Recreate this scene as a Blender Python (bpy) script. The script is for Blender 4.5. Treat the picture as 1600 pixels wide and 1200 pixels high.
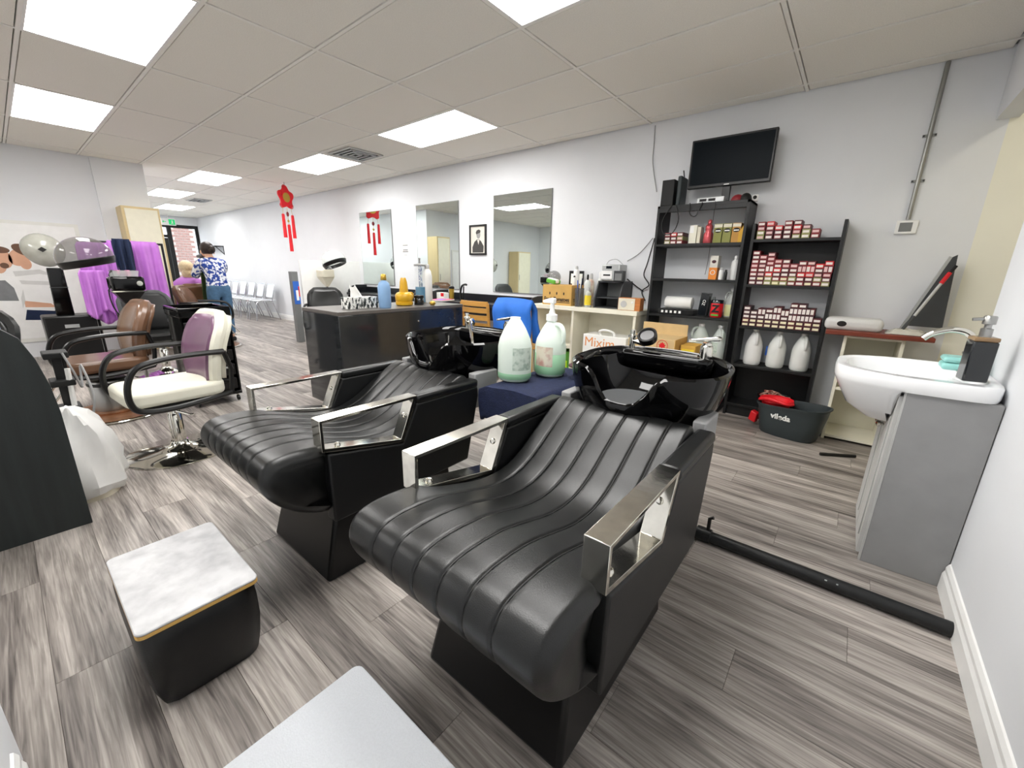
import bpy, bmesh, math, random
from mathutils import Vector, Matrix
random.seed(7)
for o in list(bpy.data.objects): bpy.data.objects.remove(o, do_unlink=True)
SC = bpy.context.scene
COL = SC.collection
PI = math.pi
# ------------------------------------------------------------------ camera
CAM_H = 1.20; FPX = 639.7
YAW, PITCH, ROLL = 0.680633, -0.269093, 0.018774
def _axes():
    cy, sy = math.cos(YAW), math.sin(YAW)
    f = Vector((-sy*math.cos(PITCH), cy*math.cos(PITCH), math.sin(PITCH)))
    r = Vector((cy, sy, 0)); u = r.cross(f)
    c, s = math.cos(ROLL), math.sin(ROLL)
    return c*r+s*u, -s*r+c*u, f
AX, AY, AF = _axes()
cam_d = bpy.data.cameras.new('camera'); cam = bpy.data.objects.new('camera', cam_d); COL.objects.link(cam)
cam_d.sensor_width = 36; cam_d.sensor_fit = 'HORIZONTAL'; cam_d.lens = FPX/1600*36; cam_d.clip_start = .02
mw = Matrix((AX, AY, -AF)).transposed().to_4x4(); mw.translation = (0, 0, CAM_H); cam.matrix_world = mw
SC.camera = cam
# ------------------------------------------------------------------ world and exposure
SC.view_settings.view_transform = 'Standard'; SC.view_settings.look = 'None'
SC.view_settings.gamma = 1; SC.view_settings.use_curve_mapping = False
SC.view_settings.exposure = 1.12
PANEL_STRENGTH = 9.0
W = bpy.data.worlds.new('sky'); SC.world = W; W.use_nodes = True
W.node_tree.nodes['Background'].inputs[0].default_value = (.86, .93, 1, 1)
W.node_tree.nodes['Background'].inputs[1].default_value = 1.8
# ------------------------------------------------------------------ picture point -> place (needs a height, a wall or a depth)
def _ray(px, py): return AX*((px-800)/FPX) - AY*((py-600)/FPX) + AF
def fz(px, py, z=0.):
    d = _ray(px, py); t = (z-CAM_H)/d.z; return Vector((d.x*t, d.y*t, z))
def fy(px, py, y):
    d = _ray(px, py); t = y/d.y; return Vector((d.x*t, y, CAM_H+d.z*t))
def fx(px, py, x):
    d = _ray(px, py); t = x/d.x; return Vector((x, d.y*t, CAM_H+d.z*t))
def zat(px, py, P):
    d = _ray(px, py); t = math.hypot(P[0], P[1])/math.hypot(d.x, d.y); return CAM_H+d.z*t
def sz(P, n): return n*((Vector(P)-Vector((0, 0, CAM_H))).dot(AF))/FPX
# ------------------------------------------------------------------ materials
def lin(c):
    return tuple(((v/255)/12.92 if v/255 <= .04045 else ((v/255+.055)/1.055)**2.4) for v in c)
MATS = {}
def pm(name, rgb, rough=.5, metal=0, var=.05, scale=12., bump=0., bscale=60., coat=0., trans=0., alpha=1., emit=0., stretch=None, spec=.5, rgb2=None, ior=1.45, sss=0., thr=None):
    m = bpy.data.materials.new(name); m.use_nodes = True; nt = m.node_tree; N = nt.nodes; L = nt.links
    b = N['Principled BSDF']; c = lin(rgb)
    tc = N.new('ShaderNodeTexCoord'); mp = N.new('ShaderNodeMapping')
    L.new(tc.outputs['Object'], mp.inputs[0])
    if stretch: mp.inputs['Scale'].default_value = stretch
    nz = N.new('ShaderNodeTexNoise'); nz.inputs['Scale'].default_value = scale; nz.inputs['Detail'].default_value = 5
    L.new(mp.outputs[0], nz.inputs['Vector'])
    cr = N.new('ShaderNodeValToRGB')
    c2 = lin(rgb2) if rgb2 else tuple(min(1, v*(1+var)) for v in c)
    c1 = c if rgb2 else tuple(v*(1-var) for v in c)
    lo, hi = thr if thr else (.3, .7)
    cr.color_ramp.elements[0].position = lo; cr.color_ramp.elements[1].position = hi
    cr.color_ramp.elements[0].color = (*c1, 1); cr.color_ramp.elements[1].color = (*c2, 1)
    L.new(nz.outputs[0], cr.inputs[0]); L.new(cr.outputs[0], b.inputs['Base Color'])
    b.inputs['Roughness'].default_value = rough; b.inputs['Metallic'].default_value = metal
    b.inputs['Coat Weight'].default_value = coat; b.inputs['Coat Roughness'].default_value = .05
    b.inputs['Transmission Weight'].default_value = trans; b.inputs['Alpha'].default_value = alpha
    b.inputs['Specular IOR Level'].default_value = spec; b.inputs['IOR'].default_value = ior
    if sss: b.inputs['Subsurface Weight'].default_value = sss; b.inputs['Subsurface Radius'].default_value = (.02, .02, .02)
    if emit:
        b.inputs['Emission Strength'].default_value = emit; b.inputs['Emission Color'].default_value = (*c, 1)
    if bump:
        n2 = N.new('ShaderNodeTexNoise'); n2.inputs['Scale'].default_value = bscale; n2.inputs['Detail'].default_value = 6
        L.new(mp.outputs[0], n2.inputs['Vector'])
        bp = N.new('ShaderNodeBump'); bp.inputs['Strength'].default_value = bump; bp.inputs['Distance'].default_value = .004
        L.new(n2.outputs[0], bp.inputs['Height']); L.new(bp.outputs[0], b.inputs['Normal'])
    MATS[name] = m
    return m
def emission(name, rgb, s):
    m = bpy.data.materials.new(name); m.use_nodes = True; nt = m.node_tree
    nt.nodes.remove(nt.nodes['Principled BSDF']); e = nt.nodes.new('ShaderNodeEmission')
    e.inputs[0].default_value = (*lin(rgb), 1); e.inputs[1].default_value = s
    nt.links.new(e.outputs[0], nt.nodes['Material Output'].inputs[0]); MATS[name] = m; return m
def plank_mat():
    m = bpy.data.materials.new('plank_wood'); m.use_nodes = True; nt = m.node_tree; N = nt.nodes; L = nt.links
    b = N['Principled BSDF']
    tc = N.new('ShaderNodeTexCoord'); oi = N.new('ShaderNodeObjectInfo'); geo = N.new('ShaderNodeNewGeometry')
    mu = N.new('ShaderNodeMath'); mu.operation = 'MULTIPLY'; mu.inputs[1].default_value = 37; L.new(oi.outputs['Random'], mu.inputs[0])
    cb = N.new('ShaderNodeCombineXYZ'); L.new(mu.outputs[0], cb.inputs[2])
    ad = N.new('ShaderNodeVectorMath'); L.new(geo.outputs['Position'], ad.inputs[0]); L.new(cb.outputs[0], ad.inputs[1])
    def noise(sc, det, dist, stretch):
        mp = N.new('ShaderNodeMapping'); mp.inputs['Scale'].default_value = stretch; L.new(ad.outputs[0], mp.inputs[0])
        n = N.new('ShaderNodeTexNoise'); n.inputs['Scale'].default_value = sc; n.inputs['Detail'].default_value = det
        n.inputs['Distortion'].default_value = dist; L.new(mp.outputs[0], n.inputs['Vector']); return n
    n1 = noise(1.0, 6, 1.2, (.75, 8.5, 1)); n2 = noise(1.0, 9, .6, (5, 120, 1)); n3 = noise(1.0, 3, .5, (.5, 1.2, 1))
    cr = N.new('ShaderNodeValToRGB'); e = cr.color_ramp.elements
    e[0].position = .34; e[0].color = (*lin((74, 66, 62)), 1); e[1].position = .66; e[1].color = (*lin((192, 182, 172)), 1)
    mid = e.new(.5); mid.color = (*lin((142, 132, 124)), 1)
    mx = N.new('ShaderNodeMath'); mx.operation = 'MULTIPLY_ADD'; mx.inputs[1].default_value = .42; L.new(n2.outputs[0], mx.inputs[0]); 
    m1 = N.new('ShaderNodeMath'); m1.operation = 'MULTIPLY'; m1.inputs[1].default_value = .58; L.new(n1.outputs[0], m1.inputs[0]); L.new(m1.outputs[0], mx.inputs[2])
    L.new(mx.outputs[0], cr.inputs[0])
    hv = N.new('ShaderNodeHueSaturation'); hv.inputs['Saturation'].default_value = .75
    rv = N.new('ShaderNodeMath'); rv.operation = 'MULTIPLY_ADD'; rv.inputs[1].default_value = .3; rv.inputs[2].default_value = .85; L.new(oi.outputs['Random'], rv.inputs[0])
    L.new(rv.outputs[0], hv.inputs['Value']); L.new(cr.outputs[0], hv.inputs['Color']); L.new(hv.outputs[0], b.inputs['Base Color'])
    b.inputs['Roughness'].default_value = .42
    bp = N.new('ShaderNodeBump'); bp.inputs['Strength'].default_value = .18; bp.inputs['Distance'].default_value = .002
    L.new(n2.outputs[0], bp.inputs['Height']); L.new(bp.outputs[0], b.inputs['Normal'])
    MATS['plank'] = m
plank_mat()
pm('floor_base', (92, 84, 78), .8)
pm('wall', (227, 229, 232), .75, var=.015, scale=3, bump=.06, bscale=90)
pm('cream_wall', (238, 236, 222), .7, var=.02, scale=3)
pm('tile', (238, 235, 227), .92, var=.05, scale=160, bump=.35, bscale=220)
pm('tbar', (240, 238, 232), .5, var=.02)
pm('white_trim', (238, 238, 236), .4, var=.02)
pm('white_paint', (236, 232, 214), .45, var=.04, scale=6)
pm('white', (240, 240, 238), .4, var=.02)
pm('porcelain', (244, 245, 246), .12, var=.01, coat=.6)
emission('panel_light', (253, 251, 248), PANEL_STRENGTH)
emission('alcove_fill_light', (255, 246, 224), 12.0)
pm('leather', (14, 15, 15), .33, var=.2, scale=30, bump=.12, bscale=420, spec=.55)
pm('leather_soft', (15, 16, 17), .42, var=.2, scale=20, bump=.15, bscale=400)
pm('seam', (12, 12, 12), .6)
pm('chrome', (222, 220, 212), .08, 1, var=.03, scale=9)
pm('chrome_worn', (226, 223, 214), .11, 1, var=.1, scale=25, bump=.05, bscale=30)
pm('brushed', (170, 170, 168), .3, 1, var=.05)
pm('black_gloss', (5, 5, 6), .05, var=.1, spec=.42)
pm('black_plastic', (12, 12, 13), .35, var=.12)
pm('black_matte', (16, 17, 17), .6, var=.15)
pm('black_wood', (17, 18, 19), .45, var=.2, scale=5, stretch=(1, 1, 9))
pm('dark_panel', (31, 36, 36), .5, var=.25, scale=4, stretch=(8, 8, .6), bump=.06)
pm('counter_gloss', (40, 42, 44), .1, var=.08, coat=.5)
pm('counter_top', (96, 92, 88), .35, var=.1)
pm('station_black', (22, 24, 28), .3, var=.15)
pm('grey_vanity', (150, 150, 150), .5, var=.06, scale=9)
pm('grey_light', (190, 190, 188), .5)
pm('grey_mid', (120, 122, 122), .5)
pm('grey_dark', (62, 64, 66), .5)
pm('charcoal', (50, 58, 60), .45, var=.06)
pm('red', (206, 26, 34), .4)
pm('red_bright', (222, 22, 36), .5)
pm('dark_red', (128, 30, 38), .5)
pm('maroon', (92, 30, 36), .5)
pm('plum', (74, 38, 44), .5)
pm('gold', (196, 162, 70), .3, .6)
pm('yellow', (214, 164, 28), .35, coat=.3)
pm('yellow_label', (242, 216, 60), .5)
pm('lime', (190, 226, 30), .5)
pm('green', (96, 170, 60), .5)
pm('exit_green', (20, 160, 90), .5, emit=.6)
pm('teal', (150, 212, 206), .4)
pm('blue', (40, 110, 205), .7, bump=.3, bscale=25)
pm('blue_print', (52, 104, 196), .5)
pm('blue_bottle', (136, 172, 212), .35)
pm('blue_liquid', (24, 120, 160), .1, coat=.5)
pm('navy', (26, 34, 62), .95, var=.2, scale=40, bump=.8, bscale=160)
pm('navy_cloth', (28, 40, 68), .9, var=.15)
pm('purple', (186, 118, 202), .6, var=.1, scale=5)
pm('pink', (230, 150, 190), .5)
pm('magenta', (214, 30, 96), .4)
pm('brown_leather', (112, 82, 62), .3, var=.12, scale=8, coat=.2, bump=.08, bscale=200)
pm('purple_leather', (112, 78, 104), .35, var=.08, scale=8, coat=.15)
pm('ivory_leather', (228, 226, 210), .4, var=.04, scale=8, bump=.06, bscale=200)
pm('rust_base', (150, 104, 72), .35, .5, var=.3, scale=14)
pm('wood_light', (214, 160, 82), .45, var=.1, scale=5, stretch=(1, 1, 8))
pm('pine', (216, 196, 150), .5, var=.08, scale=4, stretch=(1, 1, .3))
pm('cream_door', (234, 230, 208), .5, var=.03)
pm('cream_plastic', (226, 220, 200), .4)
pm('redwood', (120, 52, 34), .5, var=.3, scale=10, stretch=(.5, 6, 6))
pm('radio_wood', (196, 124, 66), .45, var=.15, stretch=(1, 1, 8))
pm('card', (206, 164, 92), .75, var=.06)
pm('card_pale', (204, 176, 128), .75, var=.06)
pm('card_yellow', (214, 168, 76), .7, var=.05)
pm('ink', (26, 24, 22), .7)
pm('orange_ink', (226, 150, 90), .7)
pm('screen', (8, 16, 22), .35, var=.05, spec=.08)
pm('plastic_clear', (238, 244, 240), .12, alpha=.38, var=.02)
pm('glass_dark', (110, 108, 104), .05, alpha=.5, var=.2, coat=.6, scale=4)
pm('glass_tint', (176, 176, 166), .08, alpha=.72, var=.1, coat=.5)
pm('jug_plastic', (242, 250, 243), .32, var=.02, sss=.5)
pm('jug_white', (238, 240, 236), .35, var=.02)
pm('jug_milk', (246, 246, 244), .4, var=.01)
pm('green_liquid', (186, 232, 196), .3, var=.02)
pm('label_paper', (206, 218, 206), .6, var=.05, scale=40, rgb2=(160, 180, 165), thr=(.45, .62))
pm('label_flower', (224, 214, 196), .6, rgb2=(196, 150, 138), scale=22, thr=(.45, .65))
pm('paper', (246, 246, 242), .7, var=.01)
pm('box_label', (240, 232, 226), .6, var=.05, scale=60)
pm('box_label_warm', (240, 232, 196), .6, var=.05, scale=60)
pm('sticker_pink', (232, 196, 194), .6, var=.05, scale=60)
pm('mirror', (226, 236, 234), .015, 1, var=.02, scale=2)
pm('tissue_print', (236, 236, 232), .55, rgb2=(40, 46, 44), scale=34, thr=(.49, .53), stretch=(1, 1, .45))
pm('marble', (194, 194, 195), .5, var=.0, rgb2=(168, 168, 170), scale=16, thr=(.35, .68), bump=.2, bscale=60)
pm('mesh_fabric', (186, 189, 193), .75, var=.03, scale=200, bump=.5, bscale=300)
pm('bag_white', (238, 238, 236), .45, var=.02)
pm('hair_dark', (34, 24, 20), .5, var=.2, scale=60)
pm('hair_blond', (206, 186, 150), .6, var=.15, scale=60)
pm('skin', (222, 178, 150), .5, var=.04, sss=.1)
pm('skin2', (206, 150, 120), .5, var=.05, sss=.1)
pm('shirt_print', (232, 236, 244), .8, rgb2=(34, 66, 150), scale=24, thr=(.46, .52))
pm('jeans', (74, 108, 140), .85, var=.15, scale=20)
pm('apron', (66, 84, 44), .85, var=.12)
pm('brick', (150, 112, 102), .8, var=.2, scale=9)
pm('mortar', (190, 180, 172), .9)
pm('cable', (20, 20, 22), .5)
pm('cable_grey', (150, 150, 150), .5)
pm('pipe_black', (22, 23, 24), .4, var=.35, scale=22)
pm('pipe_print', (200, 205, 205), .6)
pm('conduit', (150, 150, 146), .35, .7, var=.06)
pm('print_grey', (150, 150, 148), .6)
pm('photo_dark', (64, 62, 60), .6)
pm('photo_light', (220, 216, 206), .6)
pm('soap_dark', (22, 26, 30), .15, coat=.6)
pm('amber', (150, 120, 84), .2, alpha=.8)
pm('grey_liner', (112, 108, 96), .6)
pm('straw', (214, 176, 158), .7, var=.3, scale=30, rgb2=(150, 80, 70), thr=(.4, .6))
pm('clear_wrap', (236, 234, 222), .2, alpha=.55, var=.05, bump=.6, bscale=18)
pm('steel_chair', (206, 208, 214), .2, 1, var=.03)
pm('seat_glass', (222, 226, 232), .3, var=.03)
pm('silver', (180, 182, 182), .35, .5)
pm('poster_bg', (228, 228, 222), .12, var=.02, coat=.5)
pm('poster_white', (236, 236, 234), .3, var=.03)
pm('poster_skin', (214, 166, 138), .3, var=.05)
pm('poster_hair', (104, 74, 56), .3, var=.1)
pm('poster_grey', (120, 122, 124), .3, var=.1)
pm('poster_shade', (208, 208, 205), .3, var=.05)
pm('shop_glass', (200, 210, 215), .03, alpha=.1, var=.02)
pm('glass_clear', (225, 235, 235), .05, alpha=.16, var=.02, coat=.5)
def translucent(name, k):
    m = MATS[name]; nt = m.node_tree; b = nt.nodes['Principled BSDF']; out = nt.nodes['Material Output']
    tr = nt.nodes.new('ShaderNodeBsdfTranslucent'); mx = nt.nodes.new('ShaderNodeMixShader'); mx.inputs[0].default_value = k
    nt.links.new(b.inputs['Base Color'].links[0].from_socket, tr.inputs[0])
    nt.links.new(b.outputs[0], mx.inputs[1]); nt.links.new(tr.outputs[0], mx.inputs[2]); nt.links.new(mx.outputs[0], out.inputs[0])
for q, k in (('jug_plastic', .4), ('jug_white', .15), ('jug_milk', .15), ('bag_white', .3), ('green_liquid', .35)): translucent(q, k)
# ------------------------------------------------------------------ mesh builder
class MB:
    def __init__(s): s.v = []; s.f = []
    def add(s, vs, fs):
        n = len(s.v); s.v += [tuple(v) for v in vs]; s.f += [tuple(i+n for i in f) for f in fs]; return s
    def box(s, x0, x1, y0, y1, z0, z1, T=None):
        vs = [(x, y, z) for z in (z0, z1) for y in (y0, y1) for x in (x0, x1)]
        if T is not None: vs = [T @ Vector(v) for v in vs]
        return s.add(vs, [(0, 2, 3, 1), (4, 5, 7, 6), (0, 1, 5, 4), (2, 6, 7, 3), (0, 4, 6, 2), (1, 3, 7, 5)])
    def boxc(s, c, d, T=None): return s.box(c[0]-d[0]/2, c[0]+d[0]/2, c[1]-d[1]/2, c[1]+d[1]/2, c[2]-d[2]/2, c[2]+d[2]/2, T)
    def prism(s, poly, ax, a, b, T=None):
        n = len(poly)
        def P(p, t): return {'x': (t, p[0], p[1]), 'y': (p[0], t, p[1]), 'z': (p[0], p[1], t)}[ax]
        vs = [P(p, a) for p in poly]+[P(p, b) for p in poly]
        if T is not None: vs = [T @ Vector(v) for v in vs]
        fs = [tuple(range(n))[::-1], tuple(range(n, 2*n))]+[(i, (i+1) % n, n+(i+1) % n, n+i) for i in range(n)]
        return s.add(vs, fs)
    def frustum(s, b, t, z0, z1):
        vs = [(b[0], b[2], z0), (b[1], b[2], z0), (b[1], b[3], z0), (b[0], b[3], z0), (t[0], t[2], z1), (t[1], t[2], z1), (t[1], t[3], z1), (t[0], t[3], z1)]
        return s.add(vs, [(3, 2, 1, 0), (4, 5, 6, 7), (0, 1, 5, 4), (1, 2, 6, 5), (2, 3, 7, 6), (3, 0, 4, 7)])
    def tube(s, pts, r, n=8, closed=False):
        pts = [Vector(p) for p in pts]; m = len(pts); rs = r if isinstance(r, (list, tuple)) else [r]*m
        ring = []; up = None
        for i, p in enumerate(pts):
            a = pts[i-1] if (i or closed) else p; b = pts[(i+1) % m] if (i < m-1 or closed) else p
            t = (b-a); t = t.normalized() if t.length > 1e-9 else Vector((0, 0, 1))
            if up is None: up = Vector((0, 0, 1)) if abs(t.z) < .9 else Vector((1, 0, 0))
            u = (up-t*up.dot(t)); u = u.normalized() if u.length > 1e-6 else t.orthogonal().normalized()
            up = u; w = t.cross(u)
            ring.append([p+(u*math.cos(2*PI*k/n)+w*math.sin(2*PI*k/n))*rs[i] for k in range(n)])
        vs = [v for q in ring for v in q]; fs = []
        for i in range(m if closed else m-1):
            j = (i+1) % m
            for k in range(n): fs.append((i*n+k, i*n+(k+1) % n, j*n+(k+1) % n, j*n+k))
        if not closed: fs += [tuple(range(n))[::-1], tuple(range((m-1)*n, m*n))]
        return s.add(vs, fs)
    def lathe(s, prof, n=24, c=(0, 0, 0), sx=1, sy=1, T=None):
        vs = []; fs = []; m = len(prof)
        for r, z in prof:
            for k in range(n): vs.append((c[0]+r*sx*math.cos(2*PI*k/n), c[1]+r*sy*math.sin(2*PI*k/n), c[2]+z))
        for i in range(m-1):
            for k in range(n): fs.append((i*n+k, i*n+(k+1) % n, (i+1)*n+(k+1) % n, (i+1)*n+k))
        if prof[0][0] > 1e-6: fs.append(tuple(range(n))[::-1])
        if prof[-1][0] > 1e-6: fs.append(tuple(range((m-1)*n, m*n)))
        if T is not None: vs = [T @ Vector(v) for v in vs]
        return s.add(vs, fs)
    def ell(s, c, r, n=16, m=10, z0=-1., z1=1., T=None):
        r = (r, r, r) if not isinstance(r, (tuple, list)) else r
        a0, a1 = math.asin(z0), math.asin(z1); pr = []
        vs = []; fs = []
        for i in range(m+1):
            a = a0+(a1-a0)*i/m
            for k in range(n):
                vs.append(Vector((r[0]*math.cos(a)*math.cos(2*PI*k/n), r[1]*math.cos(a)*math.sin(2*PI*k/n), r[2]*math.sin(a))))
        if T is not None: vs = [T @ v for v in vs]
        vs = [v+Vector(c) for v in vs]
        for i in range(m):
            for k in range(n): fs.append((i*n+k, i*n+(k+1) % n, (i+1)*n+(k+1) % n, (i+1)*n+k))
        if z0 > -1: fs.append(tuple(range(n))[::-1])
        if z1 < 1: fs.append(tuple(range(m*n, (m+1)*n)))
        return s.add(vs, fs)
    def grid(s, P, closeu=False, closev=False):
        R = len(P); C = len(P[0]); vs = [p for row in P for p in row]; fs = []
        for i in range(R if closeu else R-1):
            for j in range(C if closev else C-1):
                fs.append((i*C+j, i*C+(j+1) % C, ((i+1) % R)*C+(j+1) % C, ((i+1) % R)*C+j))
        return s.add(vs, fs)
    def mesh(s, name, mat, smooth=False):
        me = bpy.data.meshes.new(name); me.from_pydata(s.v, [], s.f); me.validate(); 
        bm = bmesh.new(); bm.from_mesh(me); bmesh.ops.remove_doubles(bm, verts=bm.verts, dist=1e-6); bmesh.ops.recalc_face_normals(bm, faces=bm.faces); bm.to_mesh(me); bm.free()
        if smooth:
            for p in me.polygons: p.use_smooth = True
            me.set_sharp_from_angle(angle=math.radians(40 if smooth is True else smooth))
        if mat: me.materials.append(MATS[mat])
        return me
    def build(s, name, mat, parent=None, smooth=False, bevel=0, sub=0, loc=None, rot=None, solid=0, seg=2):
        o = bpy.data.objects.new(name, s.mesh(name, mat, smooth or (bevel > 0 and 35))); COL.objects.link(o)
        if parent: o.parent = parent
        if loc is not None: o.location = loc
        if rot is not None: o.rotation_euler = rot
        if solid:
            m = o.modifiers.new('Solidify', 'SOLIDIFY'); m.thickness = solid; m.offset = 0
        if bevel:
            m = o.modifiers.new('Bevel', 'BEVEL'); m.width = bevel; m.segments = seg; m.limit_method = 'ANGLE'; m.angle_limit = math.radians(40)
            for p in o.data.polygons: p.use_smooth = True
            o.data.set_sharp_from_angle(angle=math.radians(60))
        if sub:
            m = o.modifiers.new('Subdivision', 'SUBSURF'); m.levels = sub; m.render_levels = sub
        return o
def tag(o, label, cat, group=None):
    o['label'] = label; o['category'] = cat
    if group: o['group'] = group
    return o
def struct(o, label=None):
    o['kind'] = 'structure'
    return o
def thing(name, label, cat, loc=(0, 0, 0), rz=0, group=None):
    o = bpy.data.objects.new(name, None); COL.objects.link(o); o.location = loc; o.rotation_euler = (0, 0, rz)
    o.empty_display_size = .05
    return tag(o, label, cat, group)
def lab(o, label): o['label'] = label; return o
def dup(root, loc=None, rz=None, label=None, group=None):
    def cp(o, par):
        c = o.copy(); COL.objects.link(c)
        if par: c.parent = par
        for ch in list(o.children): cp(ch, c)
        return c
    r = cp(root, None)
    if loc is not None: r.location = loc
    if rz is not None: r.rotation_euler = (0, 0, rz)
    if label: r['label'] = label
    if group: r['group'] = group
    return r
def text(s, size, mat, name, parent, loc, rot, ext=.0006, ax='CENTER', sx=1, bold=0):
    cu = bpy.data.curves.new('t', 'FONT'); cu.body = s; cu.size = size; cu.extrude = ext; cu.align_x = ax; cu.align_y = 'CENTER'; cu.offset = bold
    t = bpy.data.objects.new('t', cu); COL.objects.link(t)
    dg = bpy.context.evaluated_depsgraph_get(); me = bpy.data.meshes.new_from_object(t.evaluated_get(dg))
    bpy.data.objects.remove(t, do_unlink=True); bpy.data.curves.remove(cu)
    me.materials.clear(); me.materials.append(MATS[mat]); me.name = name
    o = bpy.data.objects.new(name, me); COL.objects.link(o); o.parent = parent; o.location = loc; o.rotation_euler = rot; o.scale = (sx, 1, 1)
    return o
FRONT = (PI/2, 0, 0)            # lettering on a face that looks towards -y
EAST = (PI/2, 0, PI/2)          # lettering on a face that looks towards +x
# ================================================================== the room
CZ = 2.557; XR = .49; YB = 4.18; XF = -15.7; XL = -8.15; YC = 1.63; YS = -3.0; YN = -.19; XN = -1.30
def wallbox(name, *b, mat='wall', parent=None):
    o = MB().box(*b).build(name, mat, parent)
    if not parent: struct(o)
    return o
def proj(P):
    d = Vector(P)-Vector((0, 0, CAM_H)); w = d.dot(AF)
    if w < .05: return None
    return 800+FPX*d.dot(AX)/w, 600-FPX*d.dot(AY)/w
# floor and its planks
floor = wallbox('floor', XF-1.5, 1.7, YS, YB, -.12, -.002, mat='floor_base')
PW, PL = .18, 1.22
cand = []
row = 0; y = -.12-PW*16
while y < YB-.001:
    off = ((row*7) % 5)*.271+random.uniform(-.05, .05)
    x = XF-off
    while x < 1.65:
        x0, x1 = max(x, XF), min(x+PL, 1.62); y0, y1 = y, min(y+PW, YB)
        x += PL
        if x1-x0 < .05 or y1-y0 < .02: continue
        if x1 > XR+.6 and y0 < 2.7 and x0 > XR: continue
        if x1 < XL and y1 < YC: continue
        if y1 < YS: continue
        vis = 0
        for i in range(5):
            for j in range(2):
                q = proj((x0+(x1-x0)*i/4, y0+(y1-y0)*j, 0))
                if q and -20 < q[0] < 1620 and -20 < q[1] < 1220: vis = 1
        cand.append((0 if vis else 1, math.hypot((x0+x1)/2, (y0+y1)/2), x0, x1, y0, y1))
    y += PW; row += 1
cand.sort()
G = .0004
share = {}
rest = MB()
for k, (nv, d, x0, x1, y0, y1) in enumerate(cand):
    if k < 290 and not nv:
        key = (round(x1-x0, 3), round(y1-y0, 3))
        if key not in share:
            a, b = key[0]/2-G, key[1]/2-G
            share[key] = MB().frustum((-a, a, -b, b), (-a+.0005, a-.0005, -b+.0005, b-.0005), -.002, 0).mesh('plank', 'plank')
        o = bpy.data.objects.new('plank', share[key]); COL.objects.link(o); o.parent = floor
        o.location = ((x0+x1)/2, (y0+y1)/2, 0)
    else: rest.box(x0+G, x1-G, y0+G, y1-G, -.002, 0)
o = rest.build('distant_planks', 'plank', floor); o['kind'] = 'stuff'
# walls
wallbox('wall_back', XF-.1, XR+.06, YB, YB+.1, 0, CZ+.3)
wallbox('wall_alcove', XR+.06, 1.7, YB, YB+.1, 0, CZ+.3, mat='cream_wall')
wallbox('wall_alcove_end', 1.6, 1.7, 2.65, YB, 0, CZ+.3, mat='cream_wall')
wallbox('wall_alcove_near', XR+.1, 1.6, 2.65, 2.75, 0, CZ+.3, mat='cream_wall')
wallbox('wall_right', XR, XR+.1, YN-.1, 2.75, 0, CZ+.3)
wallbox('wall_right_header', XR, XR+.1, 2.75, YB, 2.17, CZ+.3)
wallbox('wall_rear', XN, XR, YN-.1, YN, 0, CZ+.3)
wallbox('wall_nook', XN-.1, XN, YS, YN-.0, 0, CZ+.3)
wallbox('wall_south', XL-.1, XN, YS-.1, YS, 0, CZ+.3)
wallbox('wall_left', XL-.1, XL, YS, 1.09, 0, CZ+.3)
wallbox('wall_column', XL-.5, XL+.03, 1.09, YC, 0, CZ+.3)
wallbox('wall_corridor', XF-.1, XL-.5, YC-.1, YC, 0, CZ+.3)
# shop front: wall strips, black frame, glass
wf = wallbox('wall_front', XF-.12, XF, YC, YB, 2.33, CZ+.3)
wallbox('wall_front_pier', XF-.12, XF, YC, 2.15, 0, 2.33)
dr = MB().box(XF-.09, XF-.02, 2.15, YB, 2.24, 2.33).box(XF-.09, XF-.02, 3.42, 3.52, 0, 2.24).box(XF-.09, XF-.02, 4.1, YB, 0, 2.24).box(XF-.09, XF-.02, 2.15, 2.25, 0, 2.24).box(XF-.09, XF-.02, 2.25, 3.42, 1.96, 2.04).build('window_1', 'black_matte'); struct(dr)
MB().box(XF-.06, XF-.05, 3.52, 4.1, .12, 2.24).build('window_pane', 'shop_glass', dr)
MB().box(XF-.06, XF-.05, 2.25, 3.42, 2.04, 2.24).build('window_pane', 'shop_glass', dr)
d1 = MB().box(XF-.085, XF-.03, 2.26, 2.36, .01, 1.95).box(XF-.085, XF-.03, 3.32, 3.41, .01, 1.95).box(XF-.085, XF-.03, 2.36, 3.32, .01, .2).box(XF-.085, XF-.03, 2.36, 3.32, 1.87, 1.95).build('door_1', 'black_matte'); struct(d1)
MB().box(XF-.06, XF-.05, 2.36, 3.32, .2, 1.87).build('door_glass', 'shop_glass', d1)
MB().box(XF-.03, XF+.03, 2.4, 3.28, .98, 1.03).build('push_bar', 'brushed', d1)
# brick pier of the building across the pavement
bp = MB().box(XF-3.4, XF-3.0, 4.13, 4.80, -.1, 3.2).build('brick_pier', 'mortar'); tag(bp, 'reddish brick pier outside the shop front window', 'pier')
bb = MB().box(-.012, .012, -.105, .105, -.034, .034).mesh('brick', 'brick')
for r in range(30):
    for c in range(3):
        yy = 4.245+c*.225+(.11 if r % 2 else 0)
        if yy+.1 > 4.82: continue
        o = bpy.data.objects.new('brick', bb); COL.objects.link(o); o.parent = bp; o.location = (XF-3.0, yy, .3+r*.085)
pv = MB().box(XF-9, XF-1.5, -3, 9, -.2, -.05).build('ground_outside', 'grey_light'); struct(pv)
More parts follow.
